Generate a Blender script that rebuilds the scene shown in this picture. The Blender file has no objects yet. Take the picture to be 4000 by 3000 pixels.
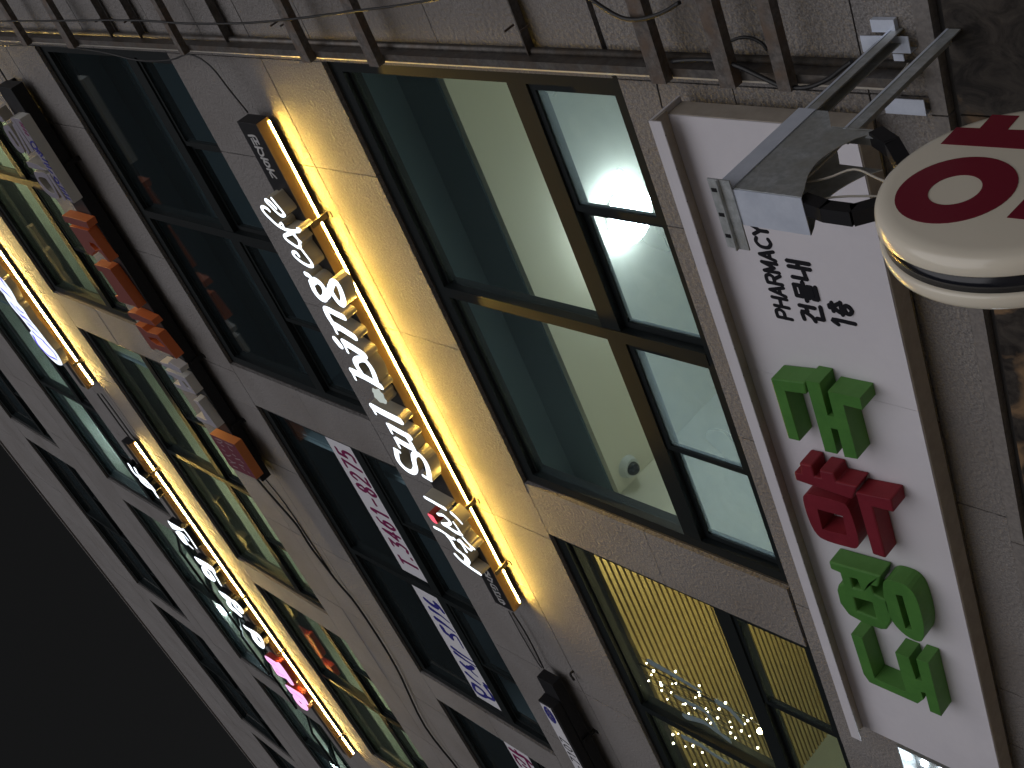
import bpy, bmesh, math, random
from mathutils import Vector, Matrix
from mathutils.geometry import tessellate_polygon
random.seed(7)

# ------------------------------------------------------------------ camera
SC = bpy.context.scene
COL = SC.collection
FPX = 4900.26                                   # focal length in pixels of a 4000 px wide frame
RC = ((-0.34800292, 0.66029832, -0.6655074),    # camera right, down, forward in world axes
      (-0.75693604, -0.61672809, -0.21608861),
      (-0.55312005, 0.42854708, 0.71442677))
CAM = Vector((0.0, -3.0, 1.6))
cd = bpy.data.cameras.new('camera')
cam = bpy.data.objects.new('camera', cd); COL.objects.link(cam)
r_, d_, f_ = (Vector(v) for v in RC)
u_, b_ = -d_, -f_
cam.matrix_world = Matrix(((r_.x, u_.x, b_.x, CAM.x), (r_.y, u_.y, b_.y, CAM.y), (r_.z, u_.z, b_.z, CAM.z), (0, 0, 0, 1)))
cd.sensor_width = 36.0
cd.lens = 36.0 * FPX / 4000.0
cd.clip_start = 0.05; cd.clip_end = 2000
SC.camera = cam

# ------------------------------------------------------------------ world, sun, exposure
SUN_EL, SUN_TO = 20.0, Vector((0.42, -1.0, 0.0)).normalized()
w = bpy.data.worlds.new('World'); SC.world = w; w.use_nodes = True
nt = w.node_tree; nt.nodes.clear()
sky = nt.nodes.new('ShaderNodeTexSky'); sky.sky_type = 'NISHITA'; sky.sun_disc = False
sky.sun_elevation = math.radians(SUN_EL); sky.sun_rotation = math.atan2(SUN_TO.x, SUN_TO.y)
hs = nt.nodes.new('ShaderNodeHueSaturation'); hs.inputs['Saturation'].default_value = 0.08
bg = nt.nodes.new('ShaderNodeBackground'); bg.inputs['Strength'].default_value = 0.0045
wo = nt.nodes.new('ShaderNodeOutputWorld')
nt.links.new(sky.outputs[0], hs.inputs['Color']); nt.links.new(hs.outputs[0], bg.inputs['Color']); nt.links.new(bg.outputs[0], wo.inputs[0])
sl = bpy.data.lights.new('sun', 'SUN'); sl.energy = 1.45; sl.angle = math.radians(80); sl.color = (0.985, 0.965, 1.0)
so = bpy.data.objects.new('sun', sl); COL.objects.link(so)
to_sun = Vector((SUN_TO.x * math.cos(math.radians(SUN_EL)), SUN_TO.y * math.cos(math.radians(SUN_EL)), math.sin(math.radians(SUN_EL))))
so.rotation_euler = (-to_sun).to_track_quat('-Z', 'Y').to_euler(); so.location = (-10, -20, 30)
vs = SC.view_settings
vs.view_transform = 'Standard'; vs.look = 'None'; vs.exposure = 0.0; vs.gamma = 1.0; vs.use_curve_mapping = False
SC.render.engine = 'CYCLES'
SC.cycles.use_denoising = True
SC.cycles.max_bounces = 6; SC.cycles.transparent_max_bounces = 12
SC.cycles.sample_clamp_indirect = 4.0

# ------------------------------------------------------------------ helpers
def at(px, py, y=0.0):
    """point of the plane Y = y seen at pixel (px, py) of the 4000 x 3000 photograph"""
    v = r_ * ((px - 2000) / FPX) + d_ * ((py - 1500) / FPX) + f_
    return CAM + v * ((y - CAM.y) / v.y)
def xz(pts, o, s, y):
    """points picked in an enlarged crop (origin o, scale s) as (x, z) on the plane Y = y"""
    return [(p.x, p.z) for p in (at(o[0] + a * s, o[1] + b * s, y) for a, b in pts)]
def mesh_obj(name, me, mat=None, parent=None, loc=None):
    o = bpy.data.objects.new(name, me); COL.objects.link(o)
    if mat and not me.materials: me.materials.append(mat)
    if parent: o.parent = parent
    if loc is not None: o.location = loc
    return o
def bm_obj(name, bm, mat, parent=None):
    me = bpy.data.meshes.new(name); bm.to_mesh(me); bm.free()
    return mesh_obj(name, me, mat, parent)
def thing(name, label, cat, loc=(0, 0, 0), group=None):
    o = bpy.data.objects.new(name, None); COL.objects.link(o); o.location = loc; o.empty_display_size = 0.1
    o['label'] = label; o['category'] = cat
    if group: o['group'] = group
    return o
def tag(o, label, cat, group=None):
    o['label'] = label; o['category'] = cat
    if group: o['group'] = group
    return o
def root_keep(o, parent):
    o.parent = parent; o.matrix_parent_inverse = Matrix.Translation(-Vector(parent.location)); return o
def add_box(bm, x0, x1, y0, y1, z0, z1):
    vs = [bm.verts.new(p) for p in ((x0, y0, z0), (x1, y0, z0), (x1, y1, z0), (x0, y1, z0), (x0, y0, z1), (x1, y0, z1), (x1, y1, z1), (x0, y1, z1))]
    for f in ((3, 2, 1, 0), (4, 5, 6, 7), (0, 1, 5, 4), (1, 2, 6, 5), (2, 3, 7, 6), (3, 0, 4, 7)):
        bm.faces.new([vs[i] for i in f])
def box(name, x0, x1, y0, y1, z0, z1, mat, parent=None, bev=0.0):
    bm = bmesh.new(); add_box(bm, x0, x1, y0, y1, z0, z1)
    if bev: bmesh.ops.bevel(bm, geom=bm.edges[:], offset=bev, segments=2, affect='EDGES', profile=0.5)
    o = bm_obj(name, bm, mat)
    if parent: root_keep(o, parent)
    return o
def boxes(name, lst, mat, parent=None):
    bm = bmesh.new()
    for b in lst: add_box(bm, *b)
    o = bm_obj(name, bm, mat)
    if parent: root_keep(o, parent)
    return o
def add_prism(bm, loops, yf, yb):
    """loops: outer outline then holes, each a list of (x, z); front at yf, back at yb"""
    loops = [l for l in loops if len(l) > 2]
    tri = tessellate_polygon([[Vector((x, z, 0)) for x, z in l] for l in loops])
    flat = [p for l in loops for p in l]
    fr = [bm.verts.new((x, yf, z)) for x, z in flat]; bk = [bm.verts.new((x, yb, z)) for x, z in flat]
    fs = []
    for t in tri:
        if len(set(t)) < 3: continue
        try: fs.append(bm.faces.new([fr[i] for i in t])); fs.append(bm.faces.new([bk[i] for i in reversed(t)]))
        except ValueError: pass
    n = 0
    for l in loops:
        k = len(l)
        for i in range(k):
            a, b = n + i, n + (i + 1) % k
            fs.append(bm.faces.new((fr[a], fr[b], bk[b], bk[a])))
        n += k
    bmesh.ops.recalc_face_normals(bm, faces=fs)
    return fs
def letter(name, polys, yf, yb, mat_front, mat_side, parent, bev=0.0):
    """polys: list of [outer, hole, ...]; front faces take mat_front, returns take mat_side"""
    bm = bmesh.new()
    for i, loops in enumerate(polys):
        if loops[0] == 'S': add_stroke(bm, loops[1], loops[2], yf - 0.0008 * i, yb, loops[3])
        else: add_prism(bm, loops, yf - 0.0008 * i, yb)
    bm.normal_update()
    for f in bm.faces: f.material_index = 0 if f.normal.y < -0.9 else 1
    me = bpy.data.meshes.new(name); bm.to_mesh(me); bm.free()
    me.materials.append(mat_front); me.materials.append(mat_side)
    o = mesh_obj(name, me)
    if bev:
        m = o.modifiers.new('bevel', 'BEVEL'); m.width = bev; m.segments = 2; m.limit_method = 'ANGLE'; m.angle_limit = math.radians(50)
    if parent: root_keep(o, parent)
    return o
def smooth(pts, n=4, closed=False):
    """Catmull-Rom"""
    out = []; k = len(pts)
    rng = range(k if closed else k - 1)
    g = (lambda i: pts[i % k]) if closed else (lambda i: pts[min(max(i, 0), k - 1)])
    for i in rng:
        p0, p1, p2, p3 = g(i - 1), g(i), g(i + 1), g(i + 2)
        for j in range(n):
            t = j / n
            out.append(tuple(0.5 * ((2 * b) + (-a + c) * t + (2 * a - 5 * b + 4 * c - d) * t * t + (-a + 3 * b - 3 * c + d) * t ** 3) for a, b, c, d in zip(p0, p1, p2, p3)))
    if not closed: out.append(tuple(pts[-1]))
    return out
def add_stroke(bm, pts, w, yf, yb, w1=None, sm=True):
    """round-ended brush stroke of width w (tapering to w1) along pts in (x, z), from yf to yb"""
    if sm and len(pts) > 2: pts = smooth(pts)
    n = len(pts); w1 = w if w1 is None else w1; P_ = [Vector(p) for p in pts]
    def hw(i): return 0.5 * (w + (w1 - w) * i / max(n - 1, 1))
    def tn(i):
        t = P_[min(i + 1, n - 1)] - P_[max(i - 1, 0)]
        return t.normalized() if t.length > 1e-9 else Vector((1, 0))
    rows = []
    t = -tn(0); nn = Vector((t.y, -t.x)); h = hw(0)
    for a in (80, 55, 30): rows.append((P_[0] + t * h * math.sin(math.radians(a)), nn * h * math.cos(math.radians(a))))
    for i in range(n): t = tn(i); rows.append((P_[i], Vector((-t.y, t.x)) * hw(i)))
    t = tn(n - 1); nn = Vector((-t.y, t.x)); h = hw(n - 1)
    for a in (30, 55, 80): rows.append((P_[-1] + t * h * math.sin(math.radians(a)), nn * h * math.cos(math.radians(a))))
    prev = None; fs = []
    for k, (c, o) in enumerate(rows):
        y = yf - 1.5e-5 * k
        q = [bm.verts.new((c.x + o.x, y, c.y + o.y)), bm.verts.new((c.x - o.x, y, c.y - o.y)), bm.verts.new((c.x - o.x, yb, c.y - o.y)), bm.verts.new((c.x + o.x, yb, c.y + o.y))]
        if prev:
            for a, b in ((0, 1), (1, 2), (2, 3), (3, 0)): fs.append(bm.faces.new((prev[a], prev[b], q[b], q[a])))
        else: fs.append(bm.faces.new(q))
        prev = q
    fs.append(bm.faces.new(list(reversed(prev))))
    bmesh.ops.recalc_face_normals(bm, faces=fs)
    return fs
def tube_bm(bm, pts, r, seg=6):
    pts = [Vector(p) for p in pts]; rings = []
    for i, p in enumerate(pts):
        t = (pts[min(i + 1, len(pts) - 1)] - pts[max(i - 1, 0)]).normalized()
        a = t.orthogonal().normalized() if i == 0 else (a - t * a.dot(t)).normalized()
        b = t.cross(a)
        rings.append([bm.verts.new(p + (a * math.cos(2 * math.pi * k / seg) + b * math.sin(2 * math.pi * k / seg)) * r) for k in range(seg)])
    for i in range(len(rings) - 1):
        for k in range(seg):
            f = bm.faces.new((rings[i][k], rings[i][(k + 1) % seg], rings[i + 1][(k + 1) % seg], rings[i + 1][k])); f.smooth = True
    bm.faces.new(list(reversed(rings[0]))); bm.faces.new(rings[-1])
def tube(name, pts, r, mat, parent=None, sm=True, seg=6):
    if sm and len(pts) > 2: pts = smooth([tuple(p) for p in pts])
    bm = bmesh.new(); tube_bm(bm, pts, r, seg); o = bm_obj(name, bm, mat)
    if parent: root_keep(o, parent)
    return o

# ------------------------------------------------------------------ materials
def mat(name, col=(0.5, 0.5, 0.5), rough=0.6, metal=0.0, spec=0.5, emit=None, es=0.0):
    m = bpy.data.materials.new(name); m.use_nodes = True; b = m.node_tree.nodes['Principled BSDF']
    b.inputs['Base Color'].default_value = (*col, 1); b.inputs['Roughness'].default_value = rough
    b.inputs['Metallic'].default_value = metal; b.inputs['Specular IOR Level'].default_value = spec
    if emit: b.inputs['Emission Color'].default_value = (*emit, 1); b.inputs['Emission Strength'].default_value = es
    return m
def N(m, t, **kw):
    n = m.node_tree.nodes.new(t)
    for k, v in kw.items(): setattr(n, k, v)
    return n
def mottled(name, c0, c1, scale, rough=0.6, metal=0.0, bump=0.0, bscale=None, c2=None, s2=3.0, detail=6, rand=0.0, spec=0.5, stretch=None):
    """two colours mottled by noise, with a second broad stain colour, in world space"""
    m = mat(name, c0, rough, metal, spec); nt = m.node_tree; b = nt.nodes['Principled BSDF']
    g = N(m, 'ShaderNodeNewGeometry'); src = g.outputs['Position']
    if stretch:
        mp = N(m, 'ShaderNodeMapping'); mp.inputs['Scale'].default_value = stretch; nt.links.new(src, mp.inputs[0]); src = mp.outputs[0]
    n1 = N(m, 'ShaderNodeTexNoise'); n1.inputs['Scale'].default_value = scale; n1.inputs['Detail'].default_value = detail; n1.inputs['Roughness'].default_value = 0.7
    nt.links.new(src, n1.inputs['Vector'])
    r = N(m, 'ShaderNodeValToRGB'); r.color_ramp.elements[0].position = 0.38; r.color_ramp.elements[1].position = 0.62
    r.color_ramp.elements[0].color = (*c0, 1); r.color_ramp.elements[1].color = (*c1, 1)
    nt.links.new(n1.outputs['Fac'], r.inputs[0]); out = r.outputs[0]
    if c2:
        n2 = N(m, 'ShaderNodeTexNoise'); n2.inputs['Scale'].default_value = s2; n2.inputs['Detail'].default_value = 4; nt.links.new(src, n2.inputs['Vector'])
        r2 = N(m, 'ShaderNodeValToRGB'); r2.color_ramp.elements[0].position = 0.42; r2.color_ramp.elements[1].position = 0.72
        r2.color_ramp.elements[0].color = (0, 0, 0, 1); r2.color_ramp.elements[1].color = (1, 1, 1, 1); nt.links.new(n2.outputs['Fac'], r2.inputs[0])
        mx = N(m, 'ShaderNodeMix', data_type='RGBA'); nt.links.new(r2.outputs[0], mx.inputs['Factor']); nt.links.new(out, mx.inputs['A']); mx.inputs['B'].default_value = (*c2, 1); out = mx.outputs['Result']
    if rand:
        oi = N(m, 'ShaderNodeObjectInfo'); mr = N(m, 'ShaderNodeMapRange'); mr.inputs['To Min'].default_value = 1 - rand; mr.inputs['To Max'].default_value = 1 + rand
        nt.links.new(oi.outputs['Random'], mr.inputs['Value'])
        hv = N(m, 'ShaderNodeHueSaturation'); nt.links.new(out, hv.inputs['Color']); nt.links.new(mr.outputs[0], hv.inputs['Value']); out = hv.outputs[0]
    nt.links.new(out, b.inputs['Base Color'])
    if bump:
        n3 = N(m, 'ShaderNodeTexNoise'); n3.inputs['Scale'].default_value = bscale or scale; n3.inputs['Detail'].default_value = 4; nt.links.new(src, n3.inputs['Vector'])
        bp = N(m, 'ShaderNodeBump'); bp.inputs['Strength'].default_value = bump; bp.inputs['Distance'].default_value = 0.016
        nt.links.new(n3.outputs['Fac'], bp.inputs['Height']); nt.links.new(bp.outputs[0], b.inputs['Normal'])
    return m
def glass(name, tint, haze=0.0, refl=1.0):
    m = bpy.data.materials.new(name); m.use_nodes = True; nt = m.node_tree; nt.nodes.clear()
    o = N(m, 'ShaderNodeOutputMaterial'); tr = N(m, 'ShaderNodeBsdfTransparent'); tr.inputs[0].default_value = (*tint, 1)
    gl = N(m, 'ShaderNodeBsdfGlossy'); gl.inputs['Roughness'].default_value = 0.015; gl.inputs['Color'].default_value = (0.85 * refl, 0.9 * refl, 0.9 * refl, 1)
    ge = N(m, 'ShaderNodeNewGeometry'); dt = N(m, 'ShaderNodeVectorMath', operation='DOT_PRODUCT'); nt.links.new(ge.outputs['Normal'], dt.inputs[0]); nt.links.new(ge.outputs['Incoming'], dt.inputs[1])
    ab = N(m, 'ShaderNodeMath', operation='ABSOLUTE'); nt.links.new(dt.outputs['Value'], ab.inputs[0])
    om = N(m, 'ShaderNodeMath', operation='SUBTRACT'); om.inputs[0].default_value = 1.0; nt.links.new(ab.outputs[0], om.inputs[1])
    pw = N(m, 'ShaderNodeMath', operation='POWER'); pw.inputs[1].default_value = 5.0; nt.links.new(om.outputs[0], pw.inputs[0])
    fr = N(m, 'ShaderNodeMath', operation='MULTIPLY_ADD'); fr.inputs[1].default_value = 0.96; fr.inputs[2].default_value = 0.04; nt.links.new(pw.outputs[0], fr.inputs[0])
    base = tr.outputs[0]
    if haze:
        df = N(m, 'ShaderNodeBsdfTranslucent'); df.inputs[0].default_value = (0.68, 0.88, 1.0, 1)
        dd = N(m, 'ShaderNodeBsdfDiffuse'); dd.inputs[0].default_value = (0.40, 0.50, 0.54, 1)
        ad = N(m, 'ShaderNodeMixShader'); ad.inputs[0].default_value = 0.5; nt.links.new(df.outputs[0], ad.inputs[1]); nt.links.new(dd.outputs[0], ad.inputs[2])
        g = N(m, 'ShaderNodeNewGeometry'); nz = N(m, 'ShaderNodeTexNoise'); nz.inputs['Scale'].default_value = 3; nz.inputs['Detail'].default_value = 2
        nt.links.new(g.outputs['Position'], nz.inputs['Vector'])
        mm = N(m, 'ShaderNodeMapRange'); mm.inputs['From Min'].default_value = 0.3; mm.inputs['From Max'].default_value = 0.7; mm.inputs['To Min'].default_value = haze * 0.85; mm.inputs['To Max'].default_value = haze * 1.15
        nt.links.new(nz.outputs['Fac'], mm.inputs['Value'])
        mh = N(m, 'ShaderNodeMixShader'); nt.links.new(mm.outputs[0], mh.inputs[0]); nt.links.new(tr.outputs[0], mh.inputs[1]); nt.links.new(ad.outputs[0], mh.inputs[2]); base = mh.outputs[0]
    ms = N(m, 'ShaderNodeMixShader'); nt.links.new(fr.outputs[0], ms.inputs[0]); nt.links.new(base, ms.inputs[1]); nt.links.new(gl.outputs[0], ms.inputs[2])
    nt.links.new(ms.outputs[0], o.inputs[0])
    return m
M = {}
M['granite'] = mottled('granite', (0.135, 0.128, 0.125), (0.27, 0.257, 0.252), 130, 0.75, bump=0.9, bscale=48, c2=(0.17, 0.157, 0.15), s2=1.6, rand=0.05, spec=0.3)
M['grout'] = mat('grout', (0.045, 0.042, 0.04), 0.9)
M['ledge'] = mottled('ledge_stone', (0.14, 0.13, 0.125), (0.2, 0.185, 0.175), 60, 0.7, bump=0.2)
M['marble'] = mottled('dark_marble', (0.012, 0.010, 0.009), (0.055, 0.047, 0.040), 11, 0.5, c2=(0.19, 0.12, 0.065), s2=5.0, detail=12, spec=0.25, stretch=(1.0, 1.0, 0.6))
for n_ in M['marble'].node_tree.nodes:
    if n_.type == 'TEX_NOISE': n_.inputs['Distortion'].default_value = 1.6
    if n_.type == 'VALTORGB' and n_.color_ramp.elements[1].color[0] > 0.9: n_.color_ramp.elements[0].position = 0.54; n_.color_ramp.elements[1].position = 0.66
M['frame'] = mat('window_frame_paint', (0.008, 0.011, 0.012), 0.45, spec=0.2)
M['glass'] = glass('window_glass', (0.88, 0.95, 0.96), haze=0.016)
M['glass_dust'] = glass('dusty_glass', (0.86, 0.95, 1.0), haze=0.30)
M['room'] = mat('room_paint', (0.40, 0.48, 0.54), 0.8)
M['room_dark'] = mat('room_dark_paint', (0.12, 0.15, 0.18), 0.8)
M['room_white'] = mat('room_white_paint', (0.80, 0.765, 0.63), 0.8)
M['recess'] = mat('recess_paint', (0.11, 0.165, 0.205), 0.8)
M['black'] = mat('black_sheet_metal', (0.012, 0.012, 0.014), 0.45, spec=0.25)
M['black_matt'] = mat('black_matt', (0.02, 0.02, 0.021), 0.7, spec=0.15)
M['gold'] = mat('gold_paint', (0.34, 0.22, 0.10), 0.4)
M['led'] = mat('warm_led', (0.9, 0.8, 0.6), 0.5, emit=(1.0, 0.62, 0.11), es=470)
M['led_high'] = mat('warm_led_high', (0.9, 0.8, 0.6), 0.5, emit=(1.0, 0.66, 0.18), es=230)
M['lit_white'] = mat('lit_white_acrylic', (0.9, 0.9, 0.9), 0.3, emit=(0.80, 0.90, 1.0), es=2.0)
M['lit_script'] = mat('lit_blue_white_acrylic', (0.9, 0.9, 0.9), 0.3, emit=(0.74, 0.85, 1.0), es=1.2)
M['lit_pink'] = mat('lit_pink_acrylic', (0.9, 0.5, 0.8), 0.3, emit=(1.0, 0.52, 0.92), es=1.0)
M['lit_magenta'] = mat('lit_magenta_acrylic', (0.8, 0.1, 0.4), 0.3, emit=(0.95, 0.10, 0.42), es=1.0)
M['lit_blue'] = mat('lit_blue_acrylic', (0.1, 0.1, 0.6), 0.3, emit=(0.16, 0.10, 0.75), es=0.8)
M['lit_red'] = mat('lit_red_acrylic', (0.8, 0.1, 0.15), 0.3, emit=(1.0, 0.12, 0.18), es=1.1)
M['cream'] = mat('cream_return', (0.52, 0.48, 0.38), 0.4)
M['red_return'] = mat('red_return', (0.45, 0.05, 0.03), 0.4)
M['glow_star'] = mat('pale_glow_acrylic', (0.62, 0.66, 0.6), 0.35, emit=(0.7, 0.8, 0.75), es=0.35)  # the flower is unlit; its brightness is a faint painted glow
M['sign_white'] = mottled('sign_white', (0.60, 0.585, 0.63), (0.66, 0.645, 0.69), 2.2, 0.4, c2=(0.56, 0.545, 0.58), s2=1.1)
M['sign_beige'] = mottled('sign_beige', (0.30, 0.265, 0.225), (0.36, 0.32, 0.275), 14, 0.55)
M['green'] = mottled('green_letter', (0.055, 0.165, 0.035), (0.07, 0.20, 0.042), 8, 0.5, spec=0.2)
M['green_side'] = mottled('green_return', (0.085, 0.22, 0.05), (0.10, 0.25, 0.06), 8, 0.5, spec=0.2)  # lighter than the fronts: light from below put into the colour
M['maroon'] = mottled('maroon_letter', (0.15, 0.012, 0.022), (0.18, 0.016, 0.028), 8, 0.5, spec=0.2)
M['maroon_side'] = mottled('maroon_return', (0.20, 0.018, 0.026), (0.24, 0.022, 0.03), 8, 0.5, spec=0.2)  # brighter red sides, light from below put into the colour
M['ink'] = mat('black_ink', (0.012, 0.012, 0.016), 0.5, spec=0.15)
M['magenta_ink'] = mat('magenta_ink', (0.17, 0.012, 0.075), 0.5, spec=0.15)
M['blue_ink'] = mat('blue_ink', (0.025, 0.025, 0.20), 0.5, spec=0.15)
M['vinyl'] = mat('white_vinyl', (0.62, 0.62, 0.66), 0.45, spec=0.15)
M['chalk'] = mat('chalk_paint', (0.42, 0.42, 0.42), 0.6)
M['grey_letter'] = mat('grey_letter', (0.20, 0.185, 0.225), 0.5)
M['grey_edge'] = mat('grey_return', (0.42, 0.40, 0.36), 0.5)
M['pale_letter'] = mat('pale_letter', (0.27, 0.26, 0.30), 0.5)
M['pale_side'] = mat('pale_return', (0.62, 0.61, 0.58), 0.5)  # sides paler than the faces, light from below put into the colour
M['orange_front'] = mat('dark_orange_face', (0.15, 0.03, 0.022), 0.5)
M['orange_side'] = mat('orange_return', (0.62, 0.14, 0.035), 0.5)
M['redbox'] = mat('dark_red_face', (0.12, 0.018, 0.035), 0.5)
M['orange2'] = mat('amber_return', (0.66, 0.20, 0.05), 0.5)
M['galv'] = mottled('galvanised_steel', (0.36, 0.39, 0.40), (0.52, 0.55, 0.57), 40, 0.36, metal=0.45, c2=(0.34, 0.34, 0.31), s2=9)
M['glint_galv'] = mottled('glint_galvanised_sheet', (0.58, 0.64, 0.76), (0.70, 0.76, 0.88), 6, 0.3, metal=0.3)  # bluish reflected light put into the base colour
M['dark_galv'] = mottled('weathered_steel', (0.075, 0.07, 0.068), (0.14, 0.13, 0.12), 30, 0.45, metal=0.55, c2=(0.10, 0.075, 0.055), s2=11)
M['bar_steel'] = mottled('rusty_bar', (0.07, 0.064, 0.06), (0.15, 0.135, 0.125), 45, 0.55, metal=0.3, c2=(0.12, 0.08, 0.055), s2=14)
M['edge_glint'] = mat('pale_edge_glint', (0.82, 0.78, 0.7), 0.3)  # pale colour standing in for the LED glint on the post edge
M['acrylic'] = mat('cream_acrylic', (0.72, 0.67, 0.56), 0.14)
M['disc_red'] = mat('disc_red', (0.17, 0.006, 0.022), 0.25)
M['band'] = mat('glossy_black_band', (0.008, 0.009, 0.014), 0.2)
M['cable'] = mat('black_cable', (0.008, 0.008, 0.009), 0.5)
M['white_cable'] = mat('white_cable', (0.45, 0.42, 0.36), 0.5)
M['lamp'] = mat('lit_globe', (1, 1, 1), 0.5, emit=(0.92, 0.99, 1.0), es=55)
M['lamp_far'] = mat('lit_ceiling_panel', (1, 1, 1), 0.5, emit=(0.8, 0.95, 1.0), es=40)
M['fairy'] = mat('fairy_bulb', (1, 1, 1), 0.5, emit=(1.0, 0.84, 0.55), es=30)
M['warm_lamp'] = mat('warm_lamp', (1, 1, 1), 0.5, emit=(1.0, 0.74, 0.34), es=150)
M['slat'] = mat('gold_slat', (0.62, 0.47, 0.19), 0.4, metal=0.3)
M['sticker'] = mat('blue_grey_sticker', (0.18, 0.24, 0.26), 0.5)
M['led_cold'] = mat('cold_led', (1, 1, 1), 0.5, emit=(0.78, 0.9, 1.0), es=28)
M['plastic'] = mat('white_plastic', (0.7, 0.72, 0.7), 0.4)
M['asphalt'] = mottled('paving', (0.30, 0.28, 0.26), (0.40, 0.38, 0.35), 6, 0.85)

# ------------------------------------------------------------------ the setting
g = box('ground', -300, 300, -300, 300, -0.5, 0.0, M['asphalt']); g['kind'] = 'structure'

# ------------------------------------------------------------------ the building
ZB, ZT, FH = 4.987, 6.970, 3.609             # window sill, window head, storey height
BR, BW, PER = -5.244, 3.581, 4.006           # right edge, width and pitch of the bays
BAYS = [(-4.786, -1.885)] + [(BR - PER * k - BW, BR - PER * k) for k in range(5)]
XL, XR, ROOF = -25.6, 2.2, 23.86
bld = thing('commercial_building', 'six storey grey granite building with dark framed windows and shop signs', 'building', (-8, 0.1, 0))
def part(name, lst, m): return boxes(name, lst, m, bld)
NF = 5
zb = [ZB + FH * k for k in range(NF)]; zt = [ZT + FH * k for k in range(NF)]
core = []
core.append((XL, XR, 0.028, 0.18, 0.0, zb[0]))
for k in range(NF):
    top = zb[k + 1] if k + 1 < NF else ROOF
    core.append((XL, XR, 0.028, 0.18, zt[k], top))
    xs = [XR] + [v for b in BAYS for v in (b[1], b[0])] + [XL]
    for i in range(0, len(xs), 2):
        core.append((xs[i + 1], xs[i], 0.028, 0.18, zb[k] + 0.0005, zt[k] - 0.0005))
part('wall', core, M['grout'])
part('side_wall', [(XL, XL + 0.3, 0.1805, 11, 0, ROOF), (XR - 0.3, XR, 0.1805, 11, 0, ROOF)], M['granite'])
part('rear_wall', [(XL, XR, 11.001, 11.3, 0, ROOF)], M['granite'])
part('roof_slab', [(XL, XR, 0.1805, 11, ROOF - 0.4, ROOF - 0.1)], M['grout'])
part('coping', [(XL - 0.02, XR + 0.02, -0.03, 0.40, ROOF + 0.001, ROOF + 0.06)], M['ledge'])
# granite cladding, one object for each stone
pan = []
def row(z0, z1, cuts):
    cuts = sorted(cuts)
    for a, b in zip(cuts, cuts[1:]):
        if b - a > 0.03: pan.append((a, b, z0, z1))
full = [XR, 1.0, 0.2, -0.7, -1.56 + 0.99, -1.885, -2.555, -3.722, -4.88, -5.30] + [BR - 0.83 - 1.17 * i for i in range(16)] + [XL]
full = [v for v in full if v >= XL]
row(0.0, 1.2, full); row(1.2, 2.4, full)
row(3.662, 3.872, [v if abs(v + 3.722) > .01 else -3.71 for v in full])
row(3.872, 4.42, full); row(4.42, 4.966, [v for v in full if v not in (-5.30,)])
for k in range(NF):
    top = zb[k + 1] if k + 1 < NF else ROOF
    z0 = zt[k]
    if k + 1 < NF: zz = [z0, z0 + 0.572, z0 + 1.075, top]
    else: zz = [z0, z0 + 0.572, z0 + 1.13, top]
    for a, b in zip(zz, zz[1:]): row(a, b, full)
    zm = zb[k] + 0.985
    xs = [XR, -0.35, -1.1] + [v for b in BAYS for v in (b[1], b[0])] + [XL]
    for a, b in ((zb[k], zm), (zm, zt[k])):
        row(a, b, [XR, 1.0, -0.2, -1.885])
        for (l, r), (l2, r2) in zip(BAYS, BAYS[1:]): row(a, b, [l, r2])
        row(a, b, [XL, BAYS[-1][0]])
def seen(p):
    c = Vector(((p[0] + p[1]) / 2, 0, (p[2] + p[3]) / 2)) - CAM
    zc = c.dot(f_)
    if zc <= 0: return 0
    u, v = abs(c.dot(r_) / zc), abs(c.dot(d_) / zc)
    a = (p[1] - p[0]) * (p[3] - p[2]) / c.length_squared
    return a if (u < 0.44 and v < 0.34) else a * 1e-3
pan.sort(key=seen, reverse=True)
J = 0.0028
unit = None
for p in pan[:300]:
    if unit is None:
        bm = bmesh.new(); add_box(bm, -.5, .5, -.5, .5, -.5, .5); unit = bpy.data.meshes.new('stone_panel'); bm.to_mesh(unit); bm.free(); unit.materials.append(M['granite'])
    o = bpy.data.objects.new('stone_panel', unit); COL.objects.link(o)
    o.location = ((p[0] + p[1]) / 2, 0.0135 + random.uniform(-0.0012, 0.0012), (p[2] + p[3]) / 2); o.scale = (p[1] - p[0] - 2 * J, 0.027, p[3] - p[2] - 2 * J)
    root_keep(o, bld)
o = part('stone_cladding', [(p[0] + J, p[1] - J, 0.0, 0.027, p[2] + J, p[3] - J) for p in pan[300:]], M['granite']); o['kind'] = 'stuff'
# ledge and dark marble of the ground floor
lx = [XR, 0.4, -0.8, -1.94, -2.6, -3.83, -5.0] + [-6.2 - 1.2 * i for i in range(16)] + [XL]
for a, b in zip(lx, lx[1:]):
    if a - b < 0.05: continue
    if b > -8: box('ledge_stone', b + .003, a - .003, -0.012, 0.027, 3.602, 3.656, M['ledge'], bld)
part('ledge', [(XL, -8.0, -0.012, 0.027, 3.602, 3.656)], M['ledge'])
for a, b in zip(lx, lx[1:]):
    if a - b < 0.05: continue
    if b > -8: box('marble_slab', b + .003, a - .003, 0.002, 0.027, 2.402, 3.570, M['marble'], bld)
part('marble_fascia', [(XL, -8.0, 0.002, 0.027, 2.402, 3.570)], M['marble'])

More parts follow.
